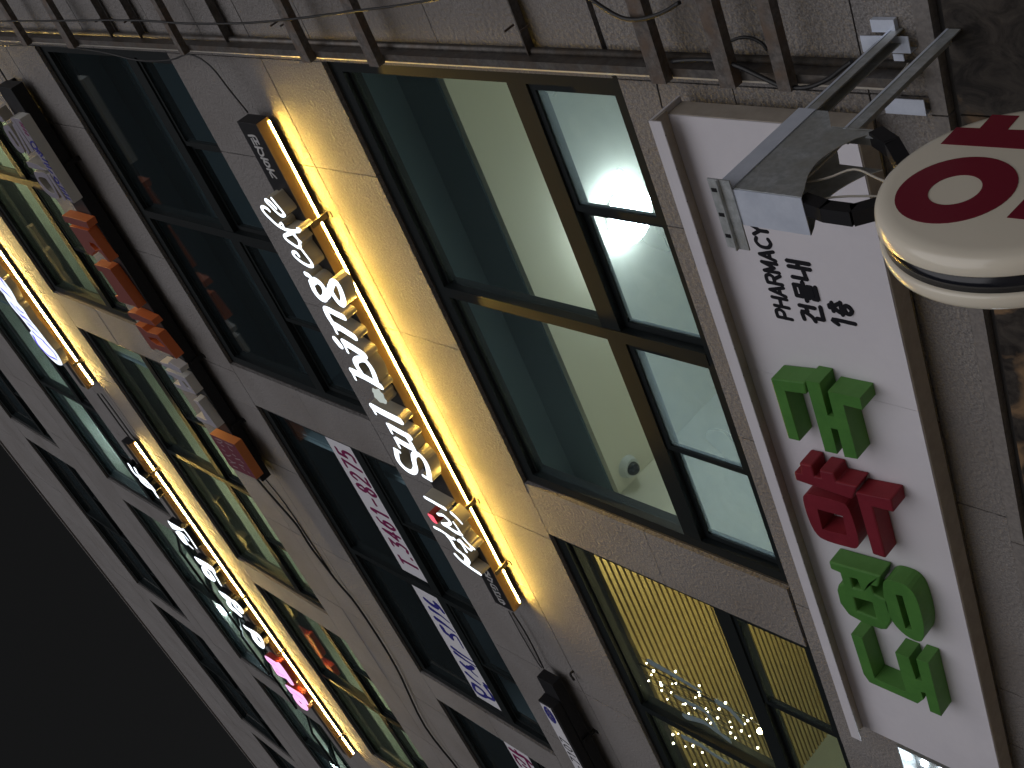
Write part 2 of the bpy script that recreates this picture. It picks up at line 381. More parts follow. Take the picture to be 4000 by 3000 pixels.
# windows: frame > panes
def fix_parent(o, fr):
    o.parent = fr; o.matrix_parent_inverse = Matrix.Identity(4)
def window(k, bay, left_room=True):
    x0, x1 = BAYS[bay]; b, t = zb[k], zt[k]
    cx = -3.31 if bay == 0 else (x0 + x1) / 2
    F = []
    e = 0.0015
    yo, yi = 0.035, 0.13
    F += [(x0 + e, x0 + 0.07, yo, yi, b + e, t - e), (x1 - 0.07, x1 - e, yo, yi, b + e, t - e)]
    F += [(x0 + 0.0705, x1 - 0.0705, yo, yi, t - 0.085, t - e), (x0 + 0.0705, x1 - 0.0705, yo, yi, b + e, b + 0.045)]
    F += [(cx - 0.035, cx + 0.035, yo - 0.004, yi, b + 0.0455, t - 0.0855)]
    zr0, zr1 = b + 0.565, b + 0.685
    for a, c in ((x0 + 0.0705, cx - 0.0355), (cx + 0.0355, x1 - 0.0705)):
        F.append((a, c, yo + 0.001, yi - 0.001, zr0, zr1))
        F.append((a, c, yo + 0.03, yi - 0.02, zr1 + 0.0005, zr1 + 0.02))
        F.append((a, c, yo + 0.03, yi - 0.02, t - 0.105, t - 0.0855))
    fr = boxes('window', F, M['frame'], bld)
    for a, c in ((x0 + 0.0705, cx - 0.0355), (cx + 0.0355, x1 - 0.0705)):
        p = box('pane', a, c, 0.078, 0.084, zr1 + 0.0205, t - 0.1055, M['glass']); fix_parent(p, fr)
    return fr, cx
WIN = {}
for k in range(NF):
    for bay in range(len(BAYS)):
        x0, x1 = BAYS[bay]; b, t = zb[k], zt[k]
        fr, cx = window(k, bay); WIN[(k, bay)] = fr
        gm = M['glass_dust'] if (k == 0 and bay == 0) else M['glass']
        xs = [x0 + 0.0705, (x0 + cx) / 2, cx, (x1 + cx) / 2, x1 - 0.0705]
        for i in range(4):
            a, c = xs[i] + (0.0355 if i == 2 else 0.0), xs[i + 1] - (0.0355 if i == 1 else 0.0)
            yo = 0.048 if i % 2 else 0.075
            z0, z1 = b + 0.0455, b + 0.5645
            opened = (k == 3 and bay in (2, 3) and i in (0, 1, 2, 3))
            lst = [(a, a + 0.035, yo, yo + 0.03, z0, z1), (c - 0.035, c, yo, yo + 0.03, z0, z1), (a + 0.0352, c - 0.0352, yo, yo + 0.03, z0, z0 + 0.03), (a + 0.0352, c - 0.0352, yo, yo + 0.03, z1 - 0.03, z1)]
            s = boxes('sash', lst, M['frame']); p = box('pane', a + 0.0355, c - 0.0355, yo + 0.012, yo + 0.018, z0 + 0.0305, z1 - 0.0305, gm)
            if opened:
                for q in (s, p):
                    q.data.transform(Matrix.Translation((0, yo, z1)) @ Matrix.Rotation(math.radians(-24), 4, 'X') @ Matrix.Translation((0, -yo, -z1)))
            fix_parent(s, fr); fix_parent(p, fr)

# rooms behind the glass
def room(k, bay, lit):
    x0, x1 = BAYS[bay]; b, t = zb[k], zt[k]
    xl = x0 - 0.9 if bay else -5.70
    xr = x1 - 0.47 if bay else -1.0
    if bay and k == 0: xr = -5.80 - PER * (bay - 1)
    xl = BR - PER * bay - 0.5 if bay else -5.70
    zc = t + 0.23
    wl = M['room_white'] if lit else M['room']
    R_ = [(xl - 0.06, xl, 0.181, 5.0, b - 0.25, zc + 0.5), (xr, xr + 0.03, 0.181, 5.0, b - 0.25, zc + 0.5), (xl, xr, 5.001, 5.06, b - 0.25, zc + 0.5), (xl, xr, 0.181, 5.0, b - 0.3, b - 0.251)]
    if k == 0 and bay == 0: R_ = R_[1:]
    if k == 0 and bay == 1: R_ = R_[:1] + R_[2:]
    o = part('room', R_, wl)
    yr = {0: 0.78, 1: 0.62, 2: 0.36, 3: 0.20, 4: 0.20}[k]
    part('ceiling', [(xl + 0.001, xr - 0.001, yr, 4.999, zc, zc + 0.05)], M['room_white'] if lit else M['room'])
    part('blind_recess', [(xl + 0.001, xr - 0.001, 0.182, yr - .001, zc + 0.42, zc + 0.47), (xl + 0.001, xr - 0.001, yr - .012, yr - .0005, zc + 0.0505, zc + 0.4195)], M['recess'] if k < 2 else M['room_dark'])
for k in range(NF):
    for bay in range(len(BAYS)):
        if k == 0 and bay == 1: continue
        room(k, bay, (k == 0 and bay == 0) or (k == 3 and bay in (1, 2, 3)))

# ------------------------------------------------------------------ lamps and things inside the rooms
def dome(name, c, r, h, m, label, cat, group=None, base=None):
    t = thing(name, label, cat, c, group)
    bm = bmesh.new(); n = 24; prev = None
    for j in range(7):
        a = j / 6 * math.pi / 2; rr, zz = r * math.cos(a), -h * math.sin(a)
        ring = [bm.verts.new((c[0] + rr * math.cos(2 * math.pi * i / n), c[1] + rr * math.sin(2 * math.pi * i / n), c[2] + zz)) for i in range(n)] if j < 6 else [bm.verts.new((c[0], c[1], c[2] - h))]
        if prev:
            for i in range(n):
                f = bm.faces.new((prev[i], prev[(i + 1) % n], ring[(i + 1) % n], ring[i])) if len(ring) > 1 else bm.faces.new((prev[i], prev[(i + 1) % n], ring[0])); f.smooth = True
        prev = ring
    bmesh.ops.recalc_face_normals(bm, faces=bm.faces[:])
    root_keep(bm_obj('diffuser', bm, m), t)
    bm = bmesh.new(); bmesh.ops.create_cone(bm, cap_ends=True, segments=24, radius1=r * 0.85, radius2=r * 0.85, depth=0.02, matrix=Matrix.Translation((c[0], c[1], c[2] + 0.0105)))
    root_keep(bm_obj('base', bm, M['plastic']), t)
    if m is M['lamp']: tube('stem', [(c[0], c[1], c[2] + 0.02), (c[0], c[1], ZT + 0.23)], .02, M['plastic'], t, sm=False)
    return t
ZC = ZT + 0.23
dome('ceiling_lamp', (-3.90, 1.63, ZC - 0.10), 0.20, 0.08, M['lamp'], 'round white ceiling lamp shining behind the large window above the pharmacy sign', 'lamp')
dome('ceiling_lamp', (-12.03, 0.36, ZC + 3 * FH - 0.022), 0.16, 0.09, M['lamp_far'], 'round lit ceiling lamp behind the open window above the pink letters', 'lamp')
dome('ceiling_lamp', (-16.3, 0.4, ZC + 3 * FH - 0.022), 0.2, 0.1, M['lamp_far'], 'round lit ceiling lamp behind the open fifth floor window farthest along', 'lamp')
def hidden_globe(c, r, m, top, label):  # unseen globe added below the sightline to light the ceiling
    t = thing('hidden_lamp', label, 'lamp', c)
    bm = bmesh.new(); bmesh.ops.create_uvsphere(bm, u_segments=16, v_segments=10, radius=r, matrix=Matrix.Translation(c))
    for f in bm.faces: f.smooth = True
    root_keep(bm_obj('globe', bm, m), t)
    tube('cord', [(c[0], c[1], c[2] + r - .01), (c[0], c[1], top)], .005, M['black'], t, sm=False)
M['hidden_dim'] = mat('hidden_warm_globe', (1, 1, 1), 0.5, emit=(1.0, 0.84, 0.38), es=130)
M['lamp_cafe'] = mat('cafe_lamp', (1, 1, 1), 0.5, emit=(1.0, 0.78, 0.36), es=75)
M['hidden_cool'] = mat('hidden_cool_globe', (1, 1, 1), 0.5, emit=(0.72, 0.95, 1.0), es=60)
hidden_globe((-7.3, 1.35, 5.75), 0.12, M['lamp_cafe'], ZC - .012, 'unseen warm globe lamp hanging in the cafe room with the gold slatted ceiling')
for x, nm in ((-3.2, 'behind the window over the orange letters'), (-8.3, 'behind the fourth floor window over the red end box'), (-12.3, 'behind the fourth floor window under the pink letters')):
    hidden_globe((x, 1.2, ZC + 2 * FH - 1.2), 0.12, M['hidden_dim'], ZC + 2 * FH, 'unseen dim warm globe lamp added ' + nm)
for x, nm in ((-8.0, 'behind the shut fifth floor window between the lit signs'), (-12.0, 'behind the open fifth floor window over the pink letters'), (-16.2, 'behind the open fifth floor window beyond the clinic sign')):
    hidden_globe((x, 1.0, ZC + 3 * FH - 1.2), 0.12, M['hidden_cool'], ZC + 3 * FH, 'unseen cool globe lamp added ' + nm)
tb = thing('tube_lamp', 'lit white tube lamp on the ceiling behind the shut fifth floor window', 'lamp', (-8.5, 0.46, ZC + 3 * FH - .03))
root_keep(box('tube', -8.95, -8.12, 0.445, 0.475, ZC + 3 * FH - .034, ZC + 3 * FH - .012, M['lamp_far']), tb)
root_keep(box('fitting', -8.98, -8.09, 0.44, 0.48, ZC + 3 * FH - .0115, ZC + 3 * FH - .0005, M['plastic']), tb)
sc_ = thing('security_camera', 'white dome security camera on the ceiling behind the large lit window', 'camera', (-5.56, 0.93, ZC))
bm = bmesh.new(); bmesh.ops.create_cone(bm, cap_ends=True, segments=20, radius1=0.07, radius2=0.085, depth=0.05, matrix=Matrix.Translation((-5.56, 0.93, ZC - 0.0255))); root_keep(bm_obj('housing', bm, M['plastic']), sc_)
bm = bmesh.new(); bmesh.ops.create_uvsphere(bm, u_segments=16, v_segments=10, radius=0.05, matrix=Matrix.Translation((-5.56, 0.93, ZC - 0.055)))
for f in bm.faces: f.smooth = True
root_keep(bm_obj('lens', bm, M['band']), sc_)

# cafe room with the gold slatted ceiling, fairy lights and a warm lamp
xl, xr = -9.85, -5.80
part('room', [(xl - 0.06, xl, 0.181, 5.0, ZB - 0.25, ZC + 0.5), (xl, xr, 5.001, 5.06, ZB - 0.25, ZC + 0.5), (xl, xr, 0.181, 5.0, ZB - 0.3, ZB - 0.251)], M['room'])
bm = bmesh.new(); fs = add_prism(bm, [[(-5.0, 0.182), (-5.70, 0.52), (-5.70, 5.0), (-5.79, 5.0), (-5.79, 0.535), (-5.09, 0.182)]], ZB - 0.25, ZC + 0.5)
for v in bm.verts: v.co = Vector((v.co.x, v.co.z, v.co.y))
bmesh.ops.recalc_face_normals(bm, faces=bm.faces[:]); root_keep(bm_obj('partition', bm, M['room_white']), bld)
part('ceiling', [(xl + .001, xr - .001, 0.185, 4.99, ZC + 0.03, ZC + 0.08)], M['black_matt'])
for i in range(46):
    y = 0.37 + 0.046 * i
    o = box('ceiling_slat', xl + .01, xr - .01, y, y + 0.028, ZC - 0.022, ZC + 0.0295, M['slat'], bld)
fl = thing('fairy_lights', 'net of small warm fairy lights hanging behind the window beside the pier', 'string lights', (-7, 0.3, 6.2))
zf = [(450, 795), (490, 885), (510, 865), (600, 905), (550, 962), (650, 960), (635, 988), (590, 1050), (615, 1032), (700, 1043), (707, 1062), (808, 965), (785, 1052), (812, 1050), (710, 1100), (778, 1115), (750, 1165), (682, 1160), (690, 1183), (862, 1200), (880, 1198), (718, 1235), (725, 1210), (980, 1066), (975, 1118), (982, 1138), (953, 1152), (1105, 1172), (1168, 1190), (1122, 1235), (1028, 1232), (1040, 1256), (945, 1228), (848, 1283), (905, 1268), (1033, 1308), (1062, 1335), (1112, 1300), (1000, 1380), (1200, 1328), (1212, 1365), (1205, 1405), (1295, 1285), (1328, 1318), (1308, 1342), (1355, 1300), (1283, 1392), (1240, 1443), (1342, 1430), (1165, 1465), (1400, 1515), (790, 1418), (828, 1413), (793, 1482), (880, 1505), (935, 1500), (1002, 1547), (822, 1583), (948, 1632), (1250, 1520), (1345, 1590), (1030, 1640)]
bulb = None
for i, (a, b) in enumerate(zf):
    p = at(2200 + a * .5424, 2100 + b * .5424, 0.30 + 0.1 * ((i * 7) % 5) / 5)
    if bulb is None:
        bm = bmesh.new(); bmesh.ops.create_icosphere(bm, subdivisions=1, radius=0.011); bulb = bpy.data.meshes.new('bulb'); bm.to_mesh(bulb); bm.free(); bulb.materials.append(M['fairy'])
    o = bpy.data.objects.new('bulb', bulb); COL.objects.link(o); o.location = p; o.scale = [random.uniform(.5, .95)] * 3; root_keep(o, fl)
for j in range(6):
    pts = sorted([at(2200 + a * .5424, 2100 + b * .5424, 0.30 + 0.1 * ((i * 7) % 5) / 5) for i, (a, b) in enumerate(zf) if i % 6 == j], key=lambda v: v.x)
    tube('wire', pts, 0.0015, M['cable'], fl, seg=4)
wl = thing('hanging_lamp', 'small warm lamp glowing behind the window with the fairy lights', 'lamp', (-7.0, 0.35, 6.0))
c = at(2970, 2855, 0.32)
for dx, dz in ((0, 0), (0.06, -0.05), (-0.02, -0.12)):
    bm = bmesh.new(); bmesh.ops.create_uvsphere(bm, u_segments=10, v_segments=8, radius=0.022, matrix=Matrix.Translation((c.x + dx, c.y, c.z + dz))); root_keep(bm_obj('bulb', bm, M['warm_lamp']), wl)
tube('rod', [(c.x + 0.02, c.y + 0.03, c.z + 1.15), (c.x + 0.02, c.y + 0.03, c.z - 0.12)], 0.006, M['black'], wl, sm=False)
STL = ['long tapering blue grey sticker among the fairy lights, the one closest to the stone pier', 'bent blue grey sticker in the middle of the fairy lights', 'straight blue grey sticker below the bent one among the fairy lights', 'short blue grey sticker next to the glowing warm lamp', 'blue grey sticker on the next pane beyond the dark mullion']
for i, (pl, wd, w1) in enumerate([([(630, 900), (740, 960), (860, 1030), (985, 1105)], 0.07, 0.03), ([(820, 1150), (940, 1210), (1040, 1270), (1120, 1400), (1200, 1470)], 0.05, 0.03), ([(880, 1290), (1010, 1330), (1110, 1400), (1190, 1450)], 0.06, 0.03), ([(1120, 1190), (1200, 1240), (1290, 1340)], 0.07, 0.04), ([(870, 1440), (980, 1490), (1080, 1560), (1180, 1620)], 0.06, 0.04)]):
    bm = bmesh.new(); add_stroke(bm, xz(pl, (2200, 2100), .5424, 0.0755), wd, 0.0755, 0.0775, w1=w1)
    tag(bm_obj('window_sticker', bm, M['sticker']), STL[i], 'sticker', 'brush stroke stickers on the cafe window')

# ------------------------------------------------------------------ cafe sign with the warm LED strip
KS = 2.95 / 3.0                               # the sign boxes stand 5 cm off the stone
def so_(y): return -3.0 + (3.0 + y) * KS
YW, YB, YL = so_(0.0), so_(-0.087), so_(-0.175)  # back and front of the sign boxes, front of the letters
def sx(x): return x * KS
def sz(z): return 1.6 + (z - 1.6) * KS
def sign_band(t, x0, x1, z0, z1, bottom, led=True, yb=None, lm='led', lw=.009):
    yb = YB if yb is None else yb
    root_keep(box('band', x0, x1, yb, YW, z0 + 0.004, z1, M['black'], None, 0.002), t)
    if bottom: root_keep(box('underside', x0 + .002, x1 - .002, yb + 0.001, YW - 0.002, z0, z0 + 0.0035, bottom), t)
    if led:
        n = max(1, round((x1 - x0) / 1.35)); w = (x1 - x0 - 0.04) / n
        for i in range(n):
            a = x0 + 0.02 + i * w
            root_keep(box('led_strip', a + 0.006, a + w - 0.006, YW - 0.004 - lw, YW - 0.004, z0 - 0.0014, z0 - 0.0003, M[lm]), t)
def clip(t, x, z0, m=None, y0=None):
    y0 = YB if y0 is None else y0
    root_keep(boxes('bracket_clip', [(x - 0.018, x + 0.018, y0 + .01, -0.001, z0 - 0.016, z0 - 0.003), (x - 0.018, x + 0.018, -0.008, -0.001, z0 - 0.05, z0 - 0.0165)], m or M['bar_steel']), t)
cafe = thing('cafe_sign', 'long cafe sign of glowing white letters on a black band with warm LED strip below', 'sign', (-4.3, -0.05, 7.8))
sign_band(cafe, sx(-6.345), sx(-2.248), sz(7.785), sz(7.995), M['gold'])
for x in (-2.93, -5.30, -5.93): clip(cafe, sx(x), sz(7.785))
z6, z7, z8 = ((900, 400), .45208), ((1200, 1100), .54264), ((1640, 1900), .22906)
def glyph(name, t, src, strokes, yf=YL, yb=YB - 0.001, mf=None, ms=None, polys=()):
    L = []
    for s in strokes:
        pts, wd = s[0], s[1] * BOLD; w1 = s[2] * BOLD if len(s) > 2 else None
        L.append(('S', xz(pts, src[0], src[1], yf), wd, w1))
    for pl in polys: L.append([smooth(xz(l, src[0], src[1], yf), 3, True) for l in pl])
    return letter(name, L, yf, yb, mf or M['lit_white'], ms or M['cream'], t)
BOLD = 0.95
# c a f e
glyph('letter_e', cafe, z6, [([(358, 832), (405, 890), (452, 945), (466, 972), (438, 978), (392, 942), (345, 893), (308, 856), (312, 842), (345, 862), (392, 912)], .024)])
glyph('letter_f', cafe, z6, [([(335, 935), (318, 918), (285, 903), (272, 918), (300, 960), (350, 1010), (405, 1060), (470, 1095), (540, 1112), (590, 1112)], .026), ([(590, 1112), (604, 1095), (580, 1090)], .02), ([(420, 1070), (445, 1040), (470, 1095)], .016)])
glyph('letter_a', cafe, z6, [([(548, 1125), (500, 1138), (468, 1155), (482, 1182), (535, 1222), (585, 1252), (602, 1238), (590, 1195), (560, 1150)], .026), ([(520, 1110), (560, 1160), (610, 1205)], .02)])
glyph('letter_c', cafe, z6, [([(590, 1325), (572, 1300), (547, 1293), (545, 1315), (580, 1352), (635, 1392), (685, 1415), (708, 1408), (695, 1375), (655, 1322), (612, 1265)], .027)])
BOLD = 1.32
# b i n g
glyph('letter_g', cafe, z7, [([(30, 10), (62, -8), (108, 30), (132, 85), (122, 122), (92, 115), (55, 70), (32, 15)], .038), ([(120, 118), (150, 90), (170, 40), (185, 5), (215, 10), (248, 80), (262, 140), (245, 162), (212, 130), (175, 70), (165, 40)], .036), ([(-8, -55), (20, -40), (40, -5)], .03)])
glyph('letter_n', cafe, z7, [([(188, 305), (255, 345), (338, 398)], .046), ([(215, 330), (165, 270), (135, 205), (160, 205), (212, 232), (262, 255)], .04), ([(180, 293), (216, 370)], .018)])
glyph('letter_i', cafe, z7, [([(268, 440), (335, 480), (408, 528)], .05), ([(257, 432), (294, 508)], .018), ([(206, 418), (238, 458)], .045)])
glyph('letter_b', cafe, z7, [([(325, 645), (420, 690), (525, 752)], .046), ([(395, 665), (350, 590), (362, 560), (410, 562), (460, 620), (490, 690), (500, 735)], .038), ([(314, 628), (350, 702)], .018)])
glyph('flower', cafe, z7, [], mf=M['glow_star'], polys=[[[(470, 765), (492, 775), (515, 772), (530, 795), (548, 810), (556, 838), (574, 860), (568, 882), (545, 874), (522, 868), (500, 845), (484, 832), (478, 805), (468, 790)]]])
glyph('letter_l', cafe, z7, [([(472, 902), (560, 950), (668, 1003)], .05), ([(457, 884), (494, 950)], .018)])
glyph('letter_u', cafe, z7, [([(596, 1042), (660, 1078), (735, 1118)], .044), ([(652, 1140), (705, 1172), (762, 1200)], .044), ([(700, 1092), (740, 1150), (768, 1200)], .028), ([(578, 1024), (612, 1088)], .018), ([(634, 1126), (668, 1190)], .018)])
glyph('letter_s', cafe, z7, [([(640, 1215), (655, 1285), (705, 1345), (758, 1372), (780, 1345), (768, 1290), (768, 1250), (800, 1243), (845, 1290), (870, 1350), (880, 1410)], .036), ([(630, 1205), (665, 1225)], .022), ([(838, 1398), (890, 1428)], .024)])
# brush written syllables before the Latin name
glyph('brush_stroke', cafe, z8, [([(90, 190), (200, 250), (320, 320), (425, 378)], .024, .028)])
glyph('red_dot', cafe, z8, [], mf=M['lit_red'], ms=M['red_return'], polys=[[[(130, 462), (178, 478), (228, 510), (270, 580), (304, 638), (250, 620), (205, 578), (165, 520)]]])
glyph('brush_stroke', cafe, z8, [([(310, 478), (390, 490), (460, 545), (515, 608), (500, 640), (430, 640)], .022), ([(398, 642), (470, 680), (560, 745), (650, 795), (705, 812)], .028), ([(700, 800), (640, 700), (575, 610)], .014)])
glyph('brush_stroke', cafe, z8, [([(545, 460), (610, 520), (670, 580), (712, 628)], .028, .016)])
glyph('brush_stroke', cafe, z8, [([(252, 700), (360, 755), (470, 830), (540, 880), (585, 892)], .022), ([(470, 845), (540, 930), (610, 1050), (700, 1125)], .026)])
glyph('brush_stroke', cafe, z8, [([(740, 880), (800, 950), (850, 1000), (910, 1048), (925, 1065)], .018), ([(655, 930), (700, 960), (750, 1030), (795, 1108)], .02), ([(655, 930), (690, 915), (760, 990), (860, 1080), (880, 1060), (860, 1000)], .016)])
glyph('brush_stroke', cafe, z8, [([(608, 1165), (700, 1260), (830, 1360), (930, 1430), (1025, 1492)], .026), ([(770, 1190), (815, 1250), (800, 1300)], .04)])
for src, pts in ((z6, [(503, 903), (653, 1063), (622, 1133), (697, 1245), (747, 1353)]), (z7, [(285, 95), (430, 470), (510, 615), (557, 703), (600, 808), (684, 942), (742, 1050), (792, 1140), (885, 1317)]), (z8, [(505, 293), (803, 535), (790, 715), (995, 950), (900, 1170)])):
    for a, b in pts:
        p = at(src[0][0] + a * src[1], src[0][1] + b * src[1], YB - 0.022)
        bm = bmesh.new(); bmesh.ops.create_icosphere(bm, subdivisions=1, radius=0.006, matrix=Matrix.Translation(p)); root_keep(bm_obj('screw', bm, M['plastic']), cafe)
# small chalk writing at both ends of the band
za = ((950, 500), .13256); zb_ = ((1880, 2210), .1085)
def chalk(t, src, strokes, wd):
    for s in strokes:
        bm = bmesh.new(); add_stroke(bm, xz(s, src[0], src[1], YB - .0015), wd, YB - .0015 - random.random() * .0008, YB + 0.0005)
        root_keep(bm_obj('chalk_letter', bm, M['chalk']), t)
chalk(cafe, za, [[(160, 225), (350, 250), (465, 465)], [(240, 320), (330, 490)], [(290, 300), (400, 490)], [(330, 390), (420, 400)], [(350, 560), (560, 600)], [(430, 600), (450, 720), (530, 820), (600, 770), (530, 610)], [(525, 885), (725, 935)], [(610, 925), (630, 1040), (720, 1140), (780, 1120), (740, 1030), (650, 990)], [(700, 1205), (900, 1255)], [(815, 1250), (790, 1330), (860, 1450)], [(830, 1320), (980, 1475)]], 0.013)
chalk(cafe, zb_, [[(130, 190), (200, 180), (280, 290), (310, 360)], [(110, 230), (150, 310), (220, 350), (240, 260)], [(160, 370), (290, 430), (390, 480)], [(230, 490), (330, 560), (380, 600), (380, 500)], [(330, 660), (400, 680), (520, 760), (590, 880)], [(340, 680), (400, 790), (480, 800), (510, 870)], [(420, 870), (520, 960), (640, 980), (670, 1050)], [(470, 950), (540, 1070)], [(590, 1080), (690, 1130)], [(575, 1130), (640, 1200), (760, 1240), (810, 1280)], [(620, 1220), (690, 1310), (780, 1330)], [(790, 1320), (850, 1350), (800, 1390)]], 0.012)

# ------------------------------------------------------------------ fifth floor: clinic sign and script sign
cl = thing('clinic_sign', 'sign of glowing white and pink letters on a gold band with bright LED strip', 'sign', (-10.3, -0.05, 15.0))
sign_band(cl, sx(-13.41), sx(-7.16), sz(15.03), sz(15.235), M['gold'], lm='led_high', lw=.016)
root_keep(box('face_trim', sx(-13.408), sx(-7.162), YB - .004, YB - .0015, sz(15.034), sz(15.085), M['gold']), cl)
for x in (-7.65, -11.05, -9.95, -12.95): clip(cl, sx(x), sz(15.03))
s1, s2, s3, s4 = ((600, 2000), .211), ((820, 2180), .19284), ((1000, 2520), .1809), ((450, 1750), .36179)
YC = so_(-0.170)
def lit(name, src, polys, strokes=(), mf=None, ms=None, ink=(), inkm=None):
    o = glyph(name, cl, src, strokes, YC, YB - .005, mf or M['lit_white'], ms or M['black'], polys)
    for s in ink:
        bm = bmesh.new(); add_stroke(bm, xz(s, src[0], src[1], YC), .02, YC - .004, YC - .0025); p = bm_obj('inner_line', bm, inkm or M['lit_blue']); p.parent = o; p.matrix_parent_inverse = Matrix.Identity(4)
    return o
lit('pink_letter', s3, [[[(185, 230), (260, 258), (430, 368), (480, 370), (545, 435), (690, 640), (820, 850), (770, 862), (700, 790), (640, 725), (480, 652), (400, 545), (350, 462), (330, 422), (240, 330)]]], mf=M['lit_pink'], ms=M['red_return'], ink=([(270, 330), (420, 430)], [(420, 490), (490, 550)], [(440, 560), (600, 660)]), inkm=M['lit_magenta'])
lit('pink_letter', s3, [[[(630, 858), (680, 870), (860, 980), (1010, 1085), (1130, 1270), (1105, 1290), (1010, 1200), (880, 1100), (760, 1040), (690, 950)]], [[(800, 1070), (860, 1085), (1000, 1180), (1090, 1290), (1132, 1380), (1100, 1412), (1000, 1360), (880, 1240), (805, 1120)], [(910, 1190), (940, 1210), (1000, 1265), (960, 1250)]]], mf=M['lit_pink'], ms=M['red_return'], ink=([(740, 965), (900, 1080), (1010, 1160)], [(840, 1100), (880, 1140)]), inkm=M['lit_magenta'])
lit('white_letter', ((800, 2200), .4822), [[[(308, 497), (340, 518), (420, 563), (470, 622), (482, 690), (440, 672), (390, 612), (370, 560), (330, 530)], [(420, 590), (440, 610), (462, 650), (435, 625)]]])
lit('white_letter', s2, [[[(172, 658), (230, 688), (330, 748), (430, 830), (400, 860), (350, 850), (270, 790), (210, 720)]], [[(335, 860), (420, 870), (440, 960), (520, 1040), (650, 1170), (630, 1192), (520, 1100), (420, 1022), (350, 930)]], [[(430, 840), (500, 860), (600, 960), (670, 1050), (682, 1120), (640, 1120), (520, 1010), (450, 900)], [(515, 930), (560, 970), (600, 1030), (550, 1000)]]])
lit('white_letter', s1, [[[(752, 828), (830, 860), (1080, 1010), (1152, 1140), (1100, 1110), (950, 1010), (850, 958)]], [[(890, 1010), (940, 1003), (1050, 1110), (1142, 1240), (1140, 1282), (1080, 1270), (960, 1170), (900, 1065)], [(975, 1080), (1010, 1100), (1070, 1180), (1020, 1150)]]], [([(1100, 1110), (1170, 1220), (1240, 1345)], .04)])
lit('white_letter', s1, [[[(262, 158), (330, 200), (520, 308), (545, 345), (430, 325), (350, 300)]], [[(412, 355), (470, 348), (560, 440), (640, 590), (605, 600), (520, 520), (440, 410)], [(485, 420), (510, 440), (560, 510), (525, 480)]]], [([(560, 330), (650, 450), (730, 570), (785, 655)], .04), ([(490, 370), (570, 430), (640, 520)], .03), ([(635, 585), (680, 630), (720, 665)], .035)])
lit('small_letter', s4, [], [([(152, 185), (200, 265), (260, 318), (340, 358)], .05), ([(215, 222), (250, 285), (330, 345)], .04)])
lit('small_letter', s4, [], [([(280, 358), (330, 402), (400, 445), (455, 522)], .05), ([(305, 356), (380, 400), (425, 455)], .035)])
sp = thing('script_sign', 'sign of glowing blue white script lettering on a gold band with bright LED strip', 'sign', (-4.3, -0.05, 15.0))
sign_band(sp, sx(-6.30), sx(-1.95), sz(15.06), sz(15.265), M['gold'], lm='led_high', lw=.016)
root_keep(box('face_trim', sx(-6.298), sx(-1.952), YB - .004, YB - .0015, sz(15.064), sz(15.115), M['gold']), sp)
for x in (-5.95, -3.2): clip(sp, sx(x), sz(15.06))
ss = ((0, 1030), .2471)
o = glyph('script_lettering', sp, ss, [], YL, YB - .005, M['lit_script'], M['cream'], [[[(-260, -130), (-120, 50), (0, 212), (60, 270), (150, 390), (190, 450), (240, 540), (280, 620), (370, 720), (470, 880), (590, 1030), (690, 1160), (800, 1300), (900, 1420), (985, 1580), (960, 1605), (880, 1570), (700, 1400), (560, 1230), (490, 1120), (470, 1085), (492, 1062), (440, 990), (340, 860), (200, 700), (110, 570), (60, 480), (0, 410), (-120, 250), (-280, 40)]]])
for s in ([(270, 690), (330, 750), (380, 780)], [(340, 820), (430, 880), (505, 955)], [(450, 950), (540, 1030), (615, 1100)], [(530, 1080), (600, 1150), (695, 1220)], [(530, 1140), (600, 1270), (760, 1440), (890, 1510), (915, 1535)], [(700, 1240), (850, 1400), (900, 1490)], [(20, 250), (110, 380)], [(30, 400), (130, 490), (210, 570)], [(180, 620), (240, 700), (330, 800)]):
    bm = bmesh.new(); add_stroke(bm, xz(s, ss[0], ss[1], YL), .05, YL - .003, YL - .0012, w1=.02); p = bm_obj('inner_line', bm, M['lit_blue']); p.parent = o; p.matrix_parent_inverse = Matrix.Identity(4)

# ------------------------------------------------------------------ fourth floor: dental sign with unlit block letters
dn = thing('block_letter_sign', 'unlit sign of grey, orange and white block letters with red end box on black band', 'sign', (-4.3, -0.05, 11.3))
YD, YDF = so_(-0.098), so_(-0.186)
sign_band(dn, sx(-6.31), sx(-2.205), sz(11.235), sz(11.545), None, False, YD)
for x in (-2.9, -4.9, -5.65): clip(dn, sx(x), sz(11.235), M['black_matt'])
root_keep(box('light_baffle', sx(-6.30), sx(-2.215), YW + .0005, -0.002, sz(11.50), sz(11.54), M['black_matt']), dn)  # added baffle, blocks LED light leaking behind the band
root_keep(box('band_rail', sx(-6.308), sx(-2.207), YD - .006, YD - .0005, sz(11.24), sz(11.262), M['black_matt']), dn)
zg, zh, zo, zw, zr = ((0, 420), .24113), ((220, 800), .16883), ((340, 980), .27119), ((600, 1360), .21708), ((800, 1650), .16279)
def blk(name, src, polys, mf, ms, sm=False, yf=YDF):
    L = [[(smooth(xz(l, src[0], src[1], yf), 3, True) if sm else xz(l, src[0], src[1], yf)) for l in pl] for pl in polys]
    return letter(name, L, yf, YD - .0015, mf, ms, dn, 0.003)
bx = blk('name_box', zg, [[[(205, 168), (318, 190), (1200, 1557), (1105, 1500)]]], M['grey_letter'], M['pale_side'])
blk('grey_letter', zg, [[[(48, 312), (95, 300), (160, 320), (388, 690), (372, 738), (310, 715), (215, 610), (100, 425)], [(140, 400), (168, 398), (312, 615), (290, 630), (230, 540)]]], M['grey_letter'], M['grey_edge'], True)
